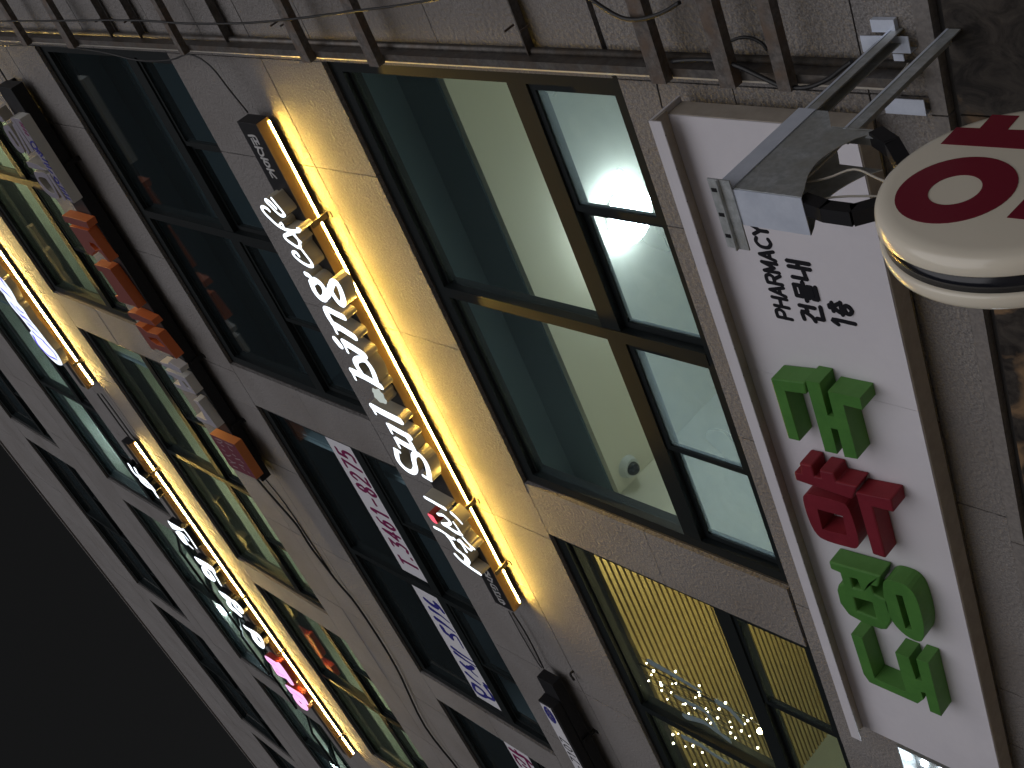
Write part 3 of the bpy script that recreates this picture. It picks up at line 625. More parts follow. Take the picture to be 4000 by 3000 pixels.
blk('grey_letter', zg, [[[(160, 170), (205, 172), (560, 715), (505, 720)]], [[(190, 262), (235, 280), (480, 735), (455, 765), (420, 690)]]], M['grey_letter'], M['grey_edge'])
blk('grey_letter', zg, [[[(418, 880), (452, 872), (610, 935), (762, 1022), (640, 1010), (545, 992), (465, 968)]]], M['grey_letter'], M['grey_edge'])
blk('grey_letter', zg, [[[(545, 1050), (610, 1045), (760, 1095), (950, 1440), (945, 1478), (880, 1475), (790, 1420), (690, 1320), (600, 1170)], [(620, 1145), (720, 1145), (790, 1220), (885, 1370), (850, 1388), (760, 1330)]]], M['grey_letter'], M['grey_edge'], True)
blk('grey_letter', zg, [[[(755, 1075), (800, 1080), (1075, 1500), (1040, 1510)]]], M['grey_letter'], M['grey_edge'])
blk('grey_letter', zg, [[[(-120, 60), (-60, 50), (80, 235), (40, 245), (-60, 170)]]], M['grey_letter'], M['grey_edge'])
def dink(strokes, m, src, wd, yf=YDF):
    for s in strokes:
        bm = bmesh.new(); add_stroke(bm, xz(s, src[0], src[1], yf), wd, yf - .0022 - random.random() * .0008, yf + .0004); p = bm_obj('printed_letter', bm, m); root_keep(p, dn)
dink([[(500, 560), (540, 555), (600, 640), (590, 670), (540, 650), (505, 590), (500, 565)], [(620, 690), (690, 760)], [(620, 690), (600, 715)], [(650, 725), (630, 745)], [(690, 760), (665, 790)], [(690, 830), (770, 880)], [(720, 900), (790, 930)], [(760, 950), (830, 985)], [(790, 1010), (850, 1060)], [(880, 1120), (940, 1180), (950, 1225), (905, 1200), (880, 1140)], [(960, 1270), (1040, 1320)], [(1000, 1330), (1060, 1370)], [(1040, 1390), (1110, 1430)], [(1075, 1450), (1140, 1490)]], M['blue_ink'], zg, .014)
dink([[(320, 240), (370, 280)], [(345, 290), (400, 330)], [(380, 350), (430, 390)], [(410, 410), (465, 450)]], M['magenta_ink'], zg, .014)
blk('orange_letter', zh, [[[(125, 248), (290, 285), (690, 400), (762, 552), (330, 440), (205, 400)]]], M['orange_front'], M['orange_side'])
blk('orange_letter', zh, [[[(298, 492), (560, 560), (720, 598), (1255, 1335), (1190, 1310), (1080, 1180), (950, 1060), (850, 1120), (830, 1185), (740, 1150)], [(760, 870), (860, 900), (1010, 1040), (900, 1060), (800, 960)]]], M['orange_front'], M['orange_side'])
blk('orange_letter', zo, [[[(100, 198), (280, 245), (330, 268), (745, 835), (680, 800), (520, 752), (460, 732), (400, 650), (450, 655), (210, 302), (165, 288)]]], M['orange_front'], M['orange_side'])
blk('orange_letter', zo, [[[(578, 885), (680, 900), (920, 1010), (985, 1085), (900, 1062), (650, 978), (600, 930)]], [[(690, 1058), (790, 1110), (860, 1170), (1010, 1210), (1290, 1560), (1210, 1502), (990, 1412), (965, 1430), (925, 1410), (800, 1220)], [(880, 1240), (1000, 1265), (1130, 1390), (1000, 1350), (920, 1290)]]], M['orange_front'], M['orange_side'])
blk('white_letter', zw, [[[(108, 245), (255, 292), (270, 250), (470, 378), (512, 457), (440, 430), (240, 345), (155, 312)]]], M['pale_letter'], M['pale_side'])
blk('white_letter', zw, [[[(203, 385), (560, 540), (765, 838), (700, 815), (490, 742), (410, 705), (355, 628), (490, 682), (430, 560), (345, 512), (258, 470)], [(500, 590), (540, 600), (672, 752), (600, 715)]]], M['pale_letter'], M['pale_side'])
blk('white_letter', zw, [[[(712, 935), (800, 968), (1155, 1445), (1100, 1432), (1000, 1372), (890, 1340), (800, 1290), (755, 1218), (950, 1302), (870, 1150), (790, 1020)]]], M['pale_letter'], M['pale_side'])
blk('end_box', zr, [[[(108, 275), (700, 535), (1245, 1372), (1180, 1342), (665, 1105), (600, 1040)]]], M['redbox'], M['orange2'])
M['faint'] = mat('faint_print', (0.26, 0.19, 0.20), 0.5)
dink([[(250, 385), (400, 440)], [(300, 460), (370, 495), (420, 465)], [(400, 545), (460, 575)], [(420, 640), (490, 690)], [(510, 770), (560, 805), (620, 790)], [(580, 880), (660, 940)], [(620, 960), (740, 970)], [(690, 1050), (790, 1090)], [(490, 485), (660, 570)], [(560, 575), (600, 640), (670, 690)], [(670, 765), (740, 810)], [(740, 870), (850, 900)], [(880, 940), (930, 980)], [(830, 1010), (930, 1055)], [(890, 1080), (960, 1150)], [(1040, 1180), (1080, 1220)]], M['faint'], zr, .012)

# ------------------------------------------------------------------ telephone sign on the black band
ts = thing('telephone_sign', 'unlit black box sign with white telephone number strip and dark oval', 'sign', (-9, -0.05, 7.85))
YT = so_(-0.172)
sign_band(ts, sx(-11.3), sx(-7.205), sz(7.785), sz(7.968), None, False, so_(-0.09))
root_keep(box('number_box', sx(-8.62), sx(-7.405), YT, so_(-0.0905), sz(7.80), sz(7.972), M['black'], None, 0.002), ts)
for x in (-7.93, -10.3): clip(ts, sx(x), sz(7.785), M['black_matt'])
root_keep(box('strip', sx(-8.60), sx(-7.425), YT - .0025, YT - .0003, sz(7.835), sz(7.962), M['vinyl']), ts)
FONT = {
 '0': [[(.5, 0), (.85, .15), (1, .5), (.85, .85), (.5, 1), (.15, .85), (0, .5), (.15, .15), (.5, 0)]], '1': [[(.2, .8), (.55, 1), (.55, 0)]], '2': [[(.05, .8), (.4, 1), (.85, .9), (.9, .65), (.4, .3), (0, 0)], [(0, 0), (1, 0)]],
 '3': [[(.05, .95), (.95, .95)], [(.95, .95), (.45, .6), (.85, .5), (.95, .25), (.6, 0), (.05, .08)]], '4': [[(.75, 0), (.75, 1)], [(.75, 1), (0, .3)], [(0, .3), (1, .3)]], '5': [[(.9, 1), (.2, 1)], [(.2, 1), (.12, .55)], [(.12, .55), (.6, .65), (.95, .4), (.75, .05), (.05, .05)]],
 '6': [[(.85, .95), (.4, .85), (.1, .5), (.1, .2), (.5, 0), (.9, .2), (.85, .5), (.5, .6), (.12, .4)]], '7': [[(0, 1), (.95, 1)], [(.95, 1), (.4, 0)]], '8': [[(.5, .52), (.1, .72), (.3, 1), (.7, 1), (.9, .72), (.5, .52), (.05, .28), (.3, 0), (.7, 0), (.95, .28), (.5, .52)]],
 'T': [[(0, 1), (1, 1)], [(.5, 1), (.5, 0)]], '.': [[(.35, .04), (.5, .04)]], '-': [[(.1, .42), (.85, .42)]],
 'P': [[(0, 0), (0, 1)], [(0, 1), (.7, 1), (.95, .75), (.7, .48), (0, .48)]], 'H': [[(0, 0), (0, 1)], [(1, 0), (1, 1)], [(0, .5), (1, .5)]], 'A': [[(0, 0), (.5, 1)], [(.5, 1), (1, 0)], [(.2, .33), (.8, .33)]],
 'R': [[(0, 0), (0, 1)], [(0, 1), (.7, 1), (.95, .75), (.7, .5), (0, .5)], [(.5, .5), (1, 0)]], 'M': [[(0, 0), (0, 1)], [(0, 1), (.5, .25)], [(.5, .25), (1, 1)], [(1, 1), (1, 0)]], 'C': [[(1, .9), (.55, 1), (.1, .8), (0, .5), (.1, .2), (.55, 0), (1, .1)]],
 'Y': [[(0, 1), (.5, .5)], [(1, 1), (.5, .5)], [(.5, .5), (.5, 0)]],
 # hangul, drawn as strokes in the unit square
 '건': [[(.05, .95), (.5, .95), (.3, .55), (.05, .42)], [(.55, .7), (.82, .7)], [(.82, 1), (.82, .3)], [(.25, .3), (.25, 0)], [(.25, 0), (.95, 0)]],
 '물': [[(.2, 1), (.8, 1)], [(.2, .72), (.8, .72)], [(.2, 1), (.2, .72)], [(.8, 1), (.8, .72)], [(0, .56), (1, .56)], [(.5, .56), (.5, .44)], [(.2, .38), (.8, .38)], [(.8, .38), (.8, .2)], [(.8, .2), (.2, .2)], [(.2, .2), (.2, 0)], [(.2, 0), (.85, 0)]],
 '내': [[(.05, .95), (.05, .3)], [(.05, .3), (.5, .36)], [(.62, 1), (.62, .02)], [(.62, .55), (.92, .55)], [(.92, 1), (.92, 0)]],
 '층': [[(.4, 1), (.6, 1)], [(.15, .86), (.85, .86)], [(.5, .86), (.15, .58)], [(.5, .86), (.85, .58)], [(0, .46), (1, .46)], [(.5, .34), (.8, .25), (.8, .1), (.5, 0), (.2, .1), (.2, .25), (.5, .34)]],
}
def write(t, s, x0, z0, cw, ch, gap, wd, yf, yb, m, slant=0.0, name='printed_letter'):
    x = x0
    for c in s:
        if c == ' ': x += cw * 0.7; continue
        k = 0.45 if c in '.' else 1.0
        bm = bmesh.new()
        for i, st in enumerate(FONT[c]):
            pts = [(x + (u * k + slant * v) * cw, z0 + v * ch) for u, v in st]
            add_stroke(bm, pts, wd, yf - 0.0003 * i, yb)
        root_keep(bm_obj(name, bm, m), t); x += cw * k + gap
    return x
write(ts, '408-7107', sx(-8.545), sz(7.852), 0.058, 0.085, 0.029, .013, YT - .0036, YT - .0024, M['ink'], 0.15)
bm = bmesh.new(); add_prism(bm, [[(sx(-7.545) + .105 * math.cos(a), sz(7.899) + .05 * math.sin(a)) for a in [i * math.pi / 14 for i in range(28)]]], YT - .0036, YT - .0024); root_keep(bm_obj('oval', bm, M['blue_ink']), ts)
for s in ([(-7.62, 7.89), (-7.58, 7.915), (-7.545, 7.89)], [(-7.56, 7.875), (-7.52, 7.915)], [(-7.51, 7.88), (-7.48, 7.91), (-7.46, 7.885)]):
    bm = bmesh.new(); add_stroke(bm, [(sx(a), sz(b)) for a, b in s], .009, YT - .0048, YT - .0034); root_keep(bm_obj('oval_mark', bm, M['grey_letter']), ts)

# ------------------------------------------------------------------ vinyl banners stuck on the third floor windows
def banner(x0, x1, label):
    z0, z1 = 9.318, 9.722
    t = thing('window_banner', label, 'banner', ((x0 + x1) / 2, 0.06, z0), 'white vinyl banners on the third floor windows')
    root_keep(box('vinyl', x0, x1, 0.070, 0.0725, z0, z1, M['vinyl']), t)
    return t
b1 = banner(-6.962, -5.335, 'white window banner with dark magenta telephone number')
write(b1, 'T.3461-8275', -6.84, 9.41, 0.083, 0.225, 0.050, .036, 0.0690, 0.0701, M['magenta_ink'], 0.12)
b2 = banner(-8.752, -7.135, 'white window banner with blue hand lettering')
cb = ((1550, 2200), .36179)
def ban(t, src, strokes, m):
    for i, s in enumerate(strokes):
        bm = bmesh.new(); add_stroke(bm, xz(s[0], src[0], src[1], 0.069), s[1] * 1.9, 0.0690 - .00012 * i, 0.0702, w1=s[2] if len(s) > 2 else None); root_keep(bm_obj('printed_letter', bm, m), t)
ban(b2, cb, [([(305, 388), (365, 440), (430, 478), (420, 440)], .03), ([(405, 425), (450, 465), (500, 530)], .024), ([(365, 492), (420, 530), (480, 570), (565, 642)], .034, .016), ([(425, 598), (500, 650), (560, 695), (628, 750)], .036, .016), ([(485, 690), (520, 745), (560, 775), (600, 820), (590, 775), (640, 790), (685, 860), (718, 918)], .034, .014), ([(600, 912), (700, 985), (822, 1065)], .03, .016), ([(632, 968), (730, 1040), (850, 1118)], .03, .016), ([(700, 1080), (760, 1130), (820, 1125)], .03), ([(770, 1120), (820, 1180), (875, 1228)], .024, .014), ([(755, 1188), (830, 1255), (900, 1310)], .03, .018), ([(820, 1300), (845, 1370), (905, 1420), (960, 1440), (940, 1390), (870, 1330), (820, 1300)], .024), ([(945, 1305), (985, 1345)], .024), ([(970, 1440), (1045, 1475), (1010, 1410), (950, 1330)], .022)], M['blue_ink'])
b3 = banner(-11.0, -9.415, 'white window banner with purple lettering on the window left of the pier')
cb3 = ((1900, 2780), .13263)
ban(b3, cb3, [([(700, 1100), (900, 1240), (1120, 1360), (1300, 1530)], .03), ([(850, 1140), (920, 1250)], .02), ([(810, 1280), (960, 1390), (1120, 1530)], .024), ([(810, 1280), (900, 1450), (1010, 1590)], .022), ([(1140, 1390), (1300, 1659)], .02), ([(1090, 1580), (1250, 1700)], .02)], M['magenta_ink'])

# ------------------------------------------------------------------ pharmacy sign
ph = thing('pharmacy_sign', 'long white pharmacy signboard with green and red block letters', 'sign', (-3.8, -0.05, 4.2))
KP = 2.965 / 3.0
def po(y): return -3.0 + (3.0 + y) * KP
def px_(x): return x * KP
def pz(z): return 1.6 + (z - 1.6) * KP
PX0, PX1, PZ0, PZ1, PY = px_(-5.594), px_(-1.957), pz(3.878), pz(4.668), po(-0.095)
PB, PHD = po(-0.003), po(-0.178)
root_keep(box('box_body', PX0, PX1, PY + 0.003, PB, PZ0, PZ1, M['sign_beige'], None, 0.003), ph)
root_keep(box('face_sheet', PX0 + .002, px_(-3.1515), PY - .0015, PY + .0025, PZ0 + .004, PZ1 - .002, M['sign_white']), ph)
root_keep(box('face_sheet', px_(-3.1500), PX1 - .002, PY - .0015, PY + .0025, PZ0 + .004, PZ1 - .002, M['sign_white']), ph)
root_keep(boxes('hood', [(PX0, PX1 + .02, PHD, PB, PZ1 + .002, PZ1 + .012), (PX0, PX1 + .02, PHD, PHD + .0045, PZ1 - .045, PZ1 + .0015)], M['sign_white']), ph)
root_keep(box('hood_lining', PX0 + .001, PX1 + .018, PHD + .0047, PY - .003, PZ1 - .008, PZ1 + .0018, M['sign_beige']), ph)
for i in range(26):
    x = PX0 + 0.08 + i * 0.139
    root_keep(box('rivet', x, x + .006, PHD + .0015, PHD + .0045, PZ1 - .0462, PZ1 - .0452, M['bar_steel']), ph)
zF, zI = ((2600, 1000), .63291), ((2600, 1950), .63291)
YP = po(-0.190)
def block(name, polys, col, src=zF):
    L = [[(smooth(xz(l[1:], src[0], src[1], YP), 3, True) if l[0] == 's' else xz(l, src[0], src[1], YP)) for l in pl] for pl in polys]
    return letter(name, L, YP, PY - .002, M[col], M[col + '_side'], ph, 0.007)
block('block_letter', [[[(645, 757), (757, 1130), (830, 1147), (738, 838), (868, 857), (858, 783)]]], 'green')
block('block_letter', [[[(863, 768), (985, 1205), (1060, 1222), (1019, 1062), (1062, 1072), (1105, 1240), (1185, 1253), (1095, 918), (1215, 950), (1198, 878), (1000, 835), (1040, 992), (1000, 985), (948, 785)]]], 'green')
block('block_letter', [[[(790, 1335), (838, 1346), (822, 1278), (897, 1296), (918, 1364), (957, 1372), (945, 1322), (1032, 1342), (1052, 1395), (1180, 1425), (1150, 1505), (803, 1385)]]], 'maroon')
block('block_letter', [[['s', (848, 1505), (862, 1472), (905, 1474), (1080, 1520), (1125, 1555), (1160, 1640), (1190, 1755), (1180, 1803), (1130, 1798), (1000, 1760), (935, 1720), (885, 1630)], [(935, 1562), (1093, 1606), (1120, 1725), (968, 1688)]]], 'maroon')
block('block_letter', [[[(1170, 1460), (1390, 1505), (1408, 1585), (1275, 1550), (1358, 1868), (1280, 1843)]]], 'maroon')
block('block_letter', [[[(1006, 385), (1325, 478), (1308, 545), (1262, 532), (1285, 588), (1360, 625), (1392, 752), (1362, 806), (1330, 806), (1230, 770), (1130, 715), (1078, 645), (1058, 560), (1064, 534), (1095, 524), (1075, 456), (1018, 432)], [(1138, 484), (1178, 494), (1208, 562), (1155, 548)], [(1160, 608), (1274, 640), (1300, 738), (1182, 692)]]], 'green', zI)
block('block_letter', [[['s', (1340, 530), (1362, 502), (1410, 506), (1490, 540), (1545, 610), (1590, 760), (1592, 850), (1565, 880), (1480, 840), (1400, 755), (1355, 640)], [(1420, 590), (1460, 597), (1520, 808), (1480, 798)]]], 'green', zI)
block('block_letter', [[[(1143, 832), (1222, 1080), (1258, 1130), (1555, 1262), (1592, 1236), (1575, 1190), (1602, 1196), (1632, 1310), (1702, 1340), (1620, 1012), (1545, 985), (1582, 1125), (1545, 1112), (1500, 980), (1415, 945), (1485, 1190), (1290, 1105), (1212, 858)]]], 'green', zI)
write(ph, 'PHARMACY', px_(-2.828), pz(4.355), 0.040, 0.066, 0.0145, .0155, PY - .0030, PY - .0016, M['ink'])
write(ph, '건물내', px_(-2.815), pz(4.204), 0.084, 0.094, 0.014, .0165, PY - .0050, PY - .0016, M['ink'])
write(ph, '1층', px_(-2.812), pz(4.066), 0.055, 0.094, 0.008, .0165, PY - .0050, PY - .0016, M['ink'])
# open LED tray next to the left end of the signboard
for x in (-2.4, -3.3, -4.2, -4.92, -5.4):
    root_keep(boxes('wall_bracket', [(x - .02, x + .02, PB + .0005, -.001, PZ0 + .02, PZ0 + .05), (x - .02, x + .02, PB + .0005, -.001, PZ1 - .08, PZ1 - .05)], M['bar_steel']), ph)
lt = thing('led_tray', 'open metal sign tray with bright cold white LED modules beside the pharmacy signboard', 'sign', (-5.95, -0.05, 4.2))
root_keep(boxes('tray', [(-6.6, -5.60, -0.012, -0.003, 3.88, 4.46), (-6.6, -5.60, -0.11, -0.0125, 4.452, 4.46), (-6.6, -5.60, -0.11, -0.0125, 3.88, 3.888), (-5.608, -5.60, -0.11, -0.0125, 3.8885, 4.4515)], M['galv']), lt)
for i in range(5):
    for j in range(6):
        x, z = -5.68 - 0.15 * j, 4.40 - 0.10 * i
        root_keep(box('led_module', x - .02, x + .02, -0.022, -0.0125, z - .014, z + .014, M['led_cold']), lt)
tube('wire', [(-5.66, -0.03, 4.38), (-5.70, -0.045, 4.25), (-5.67, -0.035, 4.1), (-5.8, -0.04, 3.98)], .003, M['white_cable'], lt)

# ------------------------------------------------------------------ round projecting sign and its bracket
CX0, CY0, CZ0, DR = -1.60, -0.754, 2.964, 0.314
dsn = thing('round_sign', 'round cream projecting sign with red pharmacy syllable and black band round its rim', 'sign', (-1.68, CY0, CZ0 - DR))
def lathe(name, prof, m, parent, seg=96):
    """profile of (x, radius) about the X axis through the disc centre"""
    bm = bmesh.new(); prev = None
    for x, r in prof:
        ring = [bm.verts.new((x, CY0 + r * math.cos(2 * math.pi * i / seg), CZ0 + r * math.sin(2 * math.pi * i / seg))) for i in range(seg)] if r > 1e-6 else [bm.verts.new((x, CY0, CZ0))]
        if prev:
            for i in range(seg):
                a, b = (prev, ring)
                if len(a) == 1: f = bm.faces.new((a[0], b[(i + 1) % seg], b[i]))
                elif len(b) == 1: f = bm.faces.new((a[i], a[(i + 1) % seg], b[0]))
                else: f = bm.faces.new((a[i], a[(i + 1) % seg], b[(i + 1) % seg], b[i]))
                f.smooth = True
        prev = ring
    bmesh.ops.recalc_face_normals(bm, faces=bm.faces[:])
    return root_keep(bm_obj(name, bm, m), parent)
def half(x0, sgn):
    p = [(x0, 0), (x0, DR - 0.04), (x0 - sgn * .002, DR - 0.028), (x0 - sgn * .006, DR - 0.014), (x0 - sgn * .013, DR - 0.004), (x0 - sgn * .022, DR), (x0 - sgn * .046, DR + .003), (x0 - sgn * .050, DR + .001), (x0 - sgn * .053, DR - .006), (x0 - sgn * .053, 0)]
    return p
lathe('face_shell', half(CX0, 1), M['acrylic'], dsn)
lathe('rear_shell', half(CX0 - 0.152, -1), M['acrylic'], dsn)
lathe('rim_band', [(CX0 - 0.0535, 0), (CX0 - 0.0535, DR - 0.007), (CX0 - 0.0985, DR - 0.007), (CX0 - 0.0985, 0)], M['band'], dsn)
def on_disc(name, loops):
    bm = bmesh.new(); fs = add_prism(bm, loops, 0.0, 0.0012)
    for v in bm.verts: v.co = Vector((CX0 + 0.0013 - v.co.y, v.co.x, v.co.z))
    bmesh.ops.recalc_face_normals(bm, faces=bm.faces[:])
    return root_keep(bm_obj(name, bm, M['disc_red']), dsn)
def ell(cx, cz, a, b, n=40, t=0): return [(cx + a * math.cos(2 * math.pi * i / n) * math.cos(t) - b * math.sin(2 * math.pi * i / n) * math.sin(t), cz + a * math.cos(2 * math.pi * i / n) * math.sin(t) + b * math.sin(2 * math.pi * i / n) * math.cos(t)) for i in range(n)]
on_disc('red_ring', [ell(-.831, 3.068, .1355, .1345, 48, 0.0), ell(-.833, 3.068, .061, .059, 40, 0)])
on_disc('red_letter', [[(-.657, 3.203), (-.582, 3.203), (-.578, 3.144), (-.516, 3.145), (-.513, 3.077), (-.575, 3.075), (-.572, 3.036), (-.510, 3.036), (-.507, 2.968), (-.569, 2.966), (-.567, 2.905), (-.645, 2.905)]])
on_disc('red_letter', [[(-.910, 2.903), (-.60, 2.890), (-.592, 2.715), (-.665, 2.715), (-.668, 2.825), (-.908, 2.835)]])
br = thing('sign_bracket', 'galvanised steel bracket box on two rails carrying the round sign', 'bracket', (-1.71, 0.0, 3.6))
def folded(name, lst, m=None, bev=0.0): return root_keep(boxes(name, lst, m or M['galv'], None), br)
folded('rail_edge', [(-1.6549, -1.6535, -0.468, -0.004, 3.736, 3.744), (-1.6549, -1.6535, -0.548, -0.004, 3.556, 3.564)], M['glint_galv'])
folded('rail', [(-1.690, -1.655, -0.47, -0.002, 3.735, 3.740), (-1.690, -1.686, -0.47, -0.002, 3.700, 3.7345), (-1.6595, -1.655, -0.47, -0.002, 3.705, 3.7345)])
folded('rail', [(-1.700, -1.655, -0.55, -0.002, 3.555, 3.560), (-1.6595, -1.655, -0.55, -0.002, 3.520, 3.5545)])
folded('wall_plate', [(-1.715, -1.665, -0.035, -0.0315, 3.672, 3.835), (-1.719, -1.7155, -0.035, -0.001, 3.672, 3.835), (-1.66, -1.62, -0.02, -0.001, 3.72, 3.80)], M['glint_galv'])
for z in (3.69, 3.73, 3.78, 3.81): root_keep(box('rivet', -1.7225, -1.719, -0.022, -0.014, z, z + .007, M['plastic']), br)
folded('wall_plate', [(-1.925, -1.875, -0.035, -0.0315, 3.66, 3.80), (-1.929, -1.9255, -0.035, -0.001, 3.66, 3.80)], M['glint_galv'])
for z in (3.675, 3.72, 3.77): root_keep(box('rivet', -1.9325, -1.929, -0.022, -0.014, z, z + .007, M['plastic']), br)
folded('hanger', [(-1.762, -1.724, -0.033, -0.030, 3.70, 3.735), (-1.78, -1.7625, -0.04, -0.028, 3.69, 3.725)], M['glint_galv'])
# side panels of the box with the arched cut-out below
arch = [(-0.47, 3.755), (-0.865, 3.755), (-0.865, 3.482)] + [(-0.855 + 0.295 * i / 12, 3.482 + 0.055 * math.sin(math.pi * i / 12)) for i in range(1, 12)] + [(-0.552, 3.462), (-0.548, 3.60), (-0.47, 3.66)]
for x0 in (-1.6545, -1.7705):
    bm = bmesh.new(); add_prism(bm, [arch], 0.0, 0.0025)
    for v in bm.verts: v.co = Vector((x0 + v.co.y, v.co.x, v.co.z))
    bmesh.ops.recalc_face_normals(bm, faces=bm.faces[:])
    root_keep(bm_obj('side_panel', bm, M['galv']), br)
folded('top_panel', [(-1.7680, -1.6550, -0.864, -0.471, 3.752, 3.7545)])
folded('lip', [(-1.6518, -1.6480, -0.866, -0.47, 3.700, 3.757)], M['glint_galv'])
folded('end_panel', [(-1.7680, -1.6550, -0.8685, -0.8655, 3.482, 3.700)], M['glint_galv'])
fl_ = folded('flange', [(-1.850, -1.625, -0.8735, -0.8690, 3.700, 3.775), (-1.850, -1.625, -0.885, -0.8736, 3.735, 3.739)])
for x in (-1.66, -1.74, -1.81): root_keep(box('slot', x - .006, x + .006, -0.8748, -0.8736, 3.752, 3.770, M['black']), br)
folded('corner_tab', [(-1.700, -1.6515, -0.545, -0.5425, 3.47, 3.60), (-1.6510, -1.6490, -0.585, -0.55, 3.40, 3.47)])
arms = [[(-1.69, -0.84, 3.50), (-1.69, -0.86, 3.42), (-1.69, -0.86, 3.34), (-1.69, -0.80, 3.27)], [(-1.66, -0.56, 3.45), (-1.66, -0.60, 3.38), (-1.685, -0.66, 3.31), (-1.69, -0.68, 3.26)]]
for a in arms:
    bm = bmesh.new()
    for p, q in zip(a, a[1:]):
        p, q = Vector(p), Vector(q); d = (q - p).normalized(); s_ = Vector((1, 0, 0)); n = d.cross(s_).normalized(); p, q = p - d * .004, q + d * .004
        vs_ = [bm.verts.new(c + s_ * i * .021 + n * j * .02) for c in (p, q) for i, j in ((-1, -1), (1, -1), (1, 1), (-1, 1))]
        for f in ((3, 2, 1, 0), (4, 5, 6, 7), (0, 1, 5, 4), (1, 2, 6, 5), (2, 3, 7, 6), (3, 0, 4, 7)): bm.faces.new([vs_[i] for i in f])
    bmesh.ops.recalc_face_normals(bm, faces=bm.faces[:])
    root_keep(bm_obj('black_arm', bm, M['black']), br)
tube('wire', [(-1.70, -0.75, 3.60), (-1.68, -0.74, 3.50), (-1.655, -0.72, 3.42), (-1.66, -0.74, 3.34), (-1.665, -0.76, 3.27)], .0035, M['white_cable'], br)
tube('wire', [(-1.72, -0.83, 3.56), (-1.69, -0.80, 3.44), (-1.675, -0.785, 3.27)], .003, M['white_cable'], br)
tube('wire', [(-1.68, -0.16, 3.60), (-1.665, -0.22, 3.575), (-1.668, -0.40, 3.565), (-1.70, -0.56, 3.575), (-1.72, -0.70, 3.60)], .004, M['white_cable'], br)

# ------------------------------------------------------------------ bare frame of a vertical sign
vf = thing('steel_sign_ladder', 'bare dark steel frame of a removed vertical sign fixed to the granite wall', 'frame', (-1.75, -0.05, 4))
def frm(name, lst, m): return root_keep(boxes(name, lst, m, None), vf)
frm('post', [(-1.800, -1.768, -0.100, -0.098, 3.664, 12.2), (-1.7725, -1.7685, -0.0978, -0.010, 3.664, 12.2), (-1.800, -1.7728, -0.012, -0.008, 3.664, 12.2)], M['dark_galv'])
bm = bmesh.new(); tube_bm(bm, [(-1.762, -0.030, 3.67), (-1.762, -0.030, 12.2)], 0.016, 12); root_keep(bm_obj('conduit', bm, M['dark_galv']), vf)
bm = bmesh.new(); add_prism(bm, [[(-1.8005, -0.0995), (-1.8175, -0.0835), (-1.8175, -0.080), (-1.8005, -0.080)]], 0, 8.5)
for v in bm.verts: v.co = Vector((v.co.x, v.co.z, 3.68 + v.co.y))
bmesh.ops.recalc_face_normals(bm, faces=bm.faces[:]); root_keep(bm_obj('edge_glint_strip', bm, M['edge_glint']), vf)  # strip shaped and coloured to give the LED highlight along the post
frm('post', [(-0.92, -0.888, -0.100, -0.010, 3.664, 12.2)], M['dark_galv'])
for z, y0, hh in ((8.09, -0.100, .024), (6.85, -0.102, .036), (6.30, -0.102, .036), (4.61, -0.102, .034), (4.305, -0.102, .032), (4.075, -0.102, .025), (9.55, -0.102, .045), (10.3, -0.102, .04), (11.2, -0.102, .045)):
    x0 = -1.806
    frm('cross_bar', [(x0, -0.9, y0 - .040, y0 - .0365, z - hh, z + hh), (x0, -0.9, y0 - .0364, y0 - .0005, z - hh, z - hh + .004)], M['bar_steel'])
for z in (8.71, 7.72, 5.37, 9.1): frm('tie_bar', [(-1.767, -0.94, -0.06, -0.018, z - .028, z - .024), (-1.767, -0.94, -0.022, -0.018, z - .0238, z + .028)], M['dark_galv'])
for z in (8.71, 5.37, 9.1, 7.1):
    for dz in (-.05, .04): frm('bolt', [(-1.66, -1.652, -0.075, -0.02, z + dz, z + dz + .006)], M['bar_steel'])
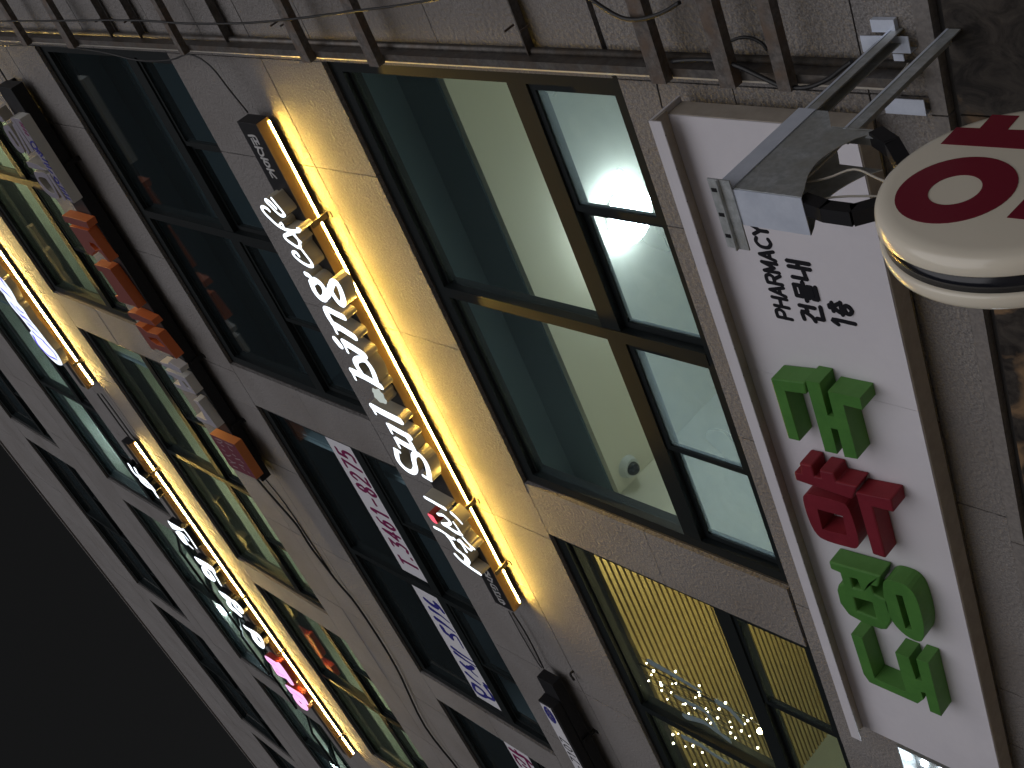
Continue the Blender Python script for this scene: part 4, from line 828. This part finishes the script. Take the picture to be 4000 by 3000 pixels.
# ------------------------------------------------------------------ cables
def cab(src, pts, y, r, label, m='cable'):
    P_ = [at(src[0][0] + a * src[1], src[0][1] + b * src[1], y) for a, b in pts]
    return tag(tube('cable', P_, r, M[m]), label, 'cable')
A_, B_, C_, D_, G_, H_ = (((0, 0), .63291), ((1300, 0), .63291), ((2600, 0), .63291), ((0, 1000), .63291), ((0, 1950), .63291), ((1300, 1950), .63291))
cab(A_, [(-400, 150), (0, 132), (260, 130), (600, 125), (900, 128), (1150, 145), (1500, 143), (1800, 118), (2212, 65), (2420, 40), (2640, 5), (2900, -40)], -0.15, .006, 'thin black cable running up behind the bars of the sign frame')
cab(A_, [(0, 280), (330, 285), (620, 320), (850, 372), (1050, 370), (1170, 335), (1300, 410), (1420, 560), (1530, 695)], -0.1, .005, 'black cable drooping from the sign frame to the cafe sign')
cab(B_, [(1560, -30), (1680, 55), (1790, 112), (1900, 118), (2030, 80), (2140, 15)], -0.16, .008, 'short black cable loop hanging in front of the sign frame')
cab(C_, [(40, 380), (150, 370), (320, 375), (450, 410), (600, 480), (720, 530), (870, 540), (1000, 490), (1080, 430), (1150, 380)], -0.125, .008, 'thick black cable sagging below the lowest bars of the sign frame')
cab(C_, [(400, 255), (460, 232), (530, 235), (590, 265), (630, 310)], -0.03, .006, 'short black cable stub bent against the wall')
cab(B_, [(1990, 450), (2000, 520), (2015, 590), (2033, 665)], -0.11, .0035, 'thin wire hanging from the frame down to the pharmacy signboard')
cab(A_, [(-60, 330), (0, 430), (40, 495)], -0.05, .006, 'black cable reaching the end of the block letter sign')
cab(D_, [(600, 850), (680, 960), (760, 1070), (830, 1160)], -0.03, .008, 'black cable between the two lit upper signs')
cab(D_, [(625, 850), (700, 950), (790, 1075), (845, 1150)], -0.03, .006, 'second black cable between the two lit upper signs')
cab(D_, [(1580, 1370), (1700, 1510), (1830, 1660), (1920, 1800), (2080, 2010), (2212, 2170), (2440, 2530), (2620, 2900), (2850, 3200), (3050, 3500)], -0.03, .011, 'long black cable strung along the stone from the red end box')
cab(D_, [(1640, 1380), (1760, 1530), (1900, 1740), (2040, 1950)], -0.012, .006, 'thin cable fixed to the stone beside the long black cable')
cab(H_, [(1110, 700), (1180, 810), (1240, 920), (1300, 1042)], -0.04, .006, 'black cable from the cafe sign to the telephone sign')
cab(H_, [(1085, 690), (1160, 830), (1260, 1000), (1290, 1040)], -0.012, .004, 'thin cable on the stone from the cafe sign to the telephone sign')
hk = at(2050 + 720 * .2712, 2550 + 340 * .2712, -0.02)
tag(tube('wall_hook', [(hk.x + .03, 0.0, hk.z + .02), (hk.x + .02, -.03, hk.z + .03), (hk.x - .01, -.04, hk.z), (hk.x - .04, -.03, hk.z + .02)], .009, M['black_matt']), 'small bent black hook on the granite below the telephone sign', 'hook')
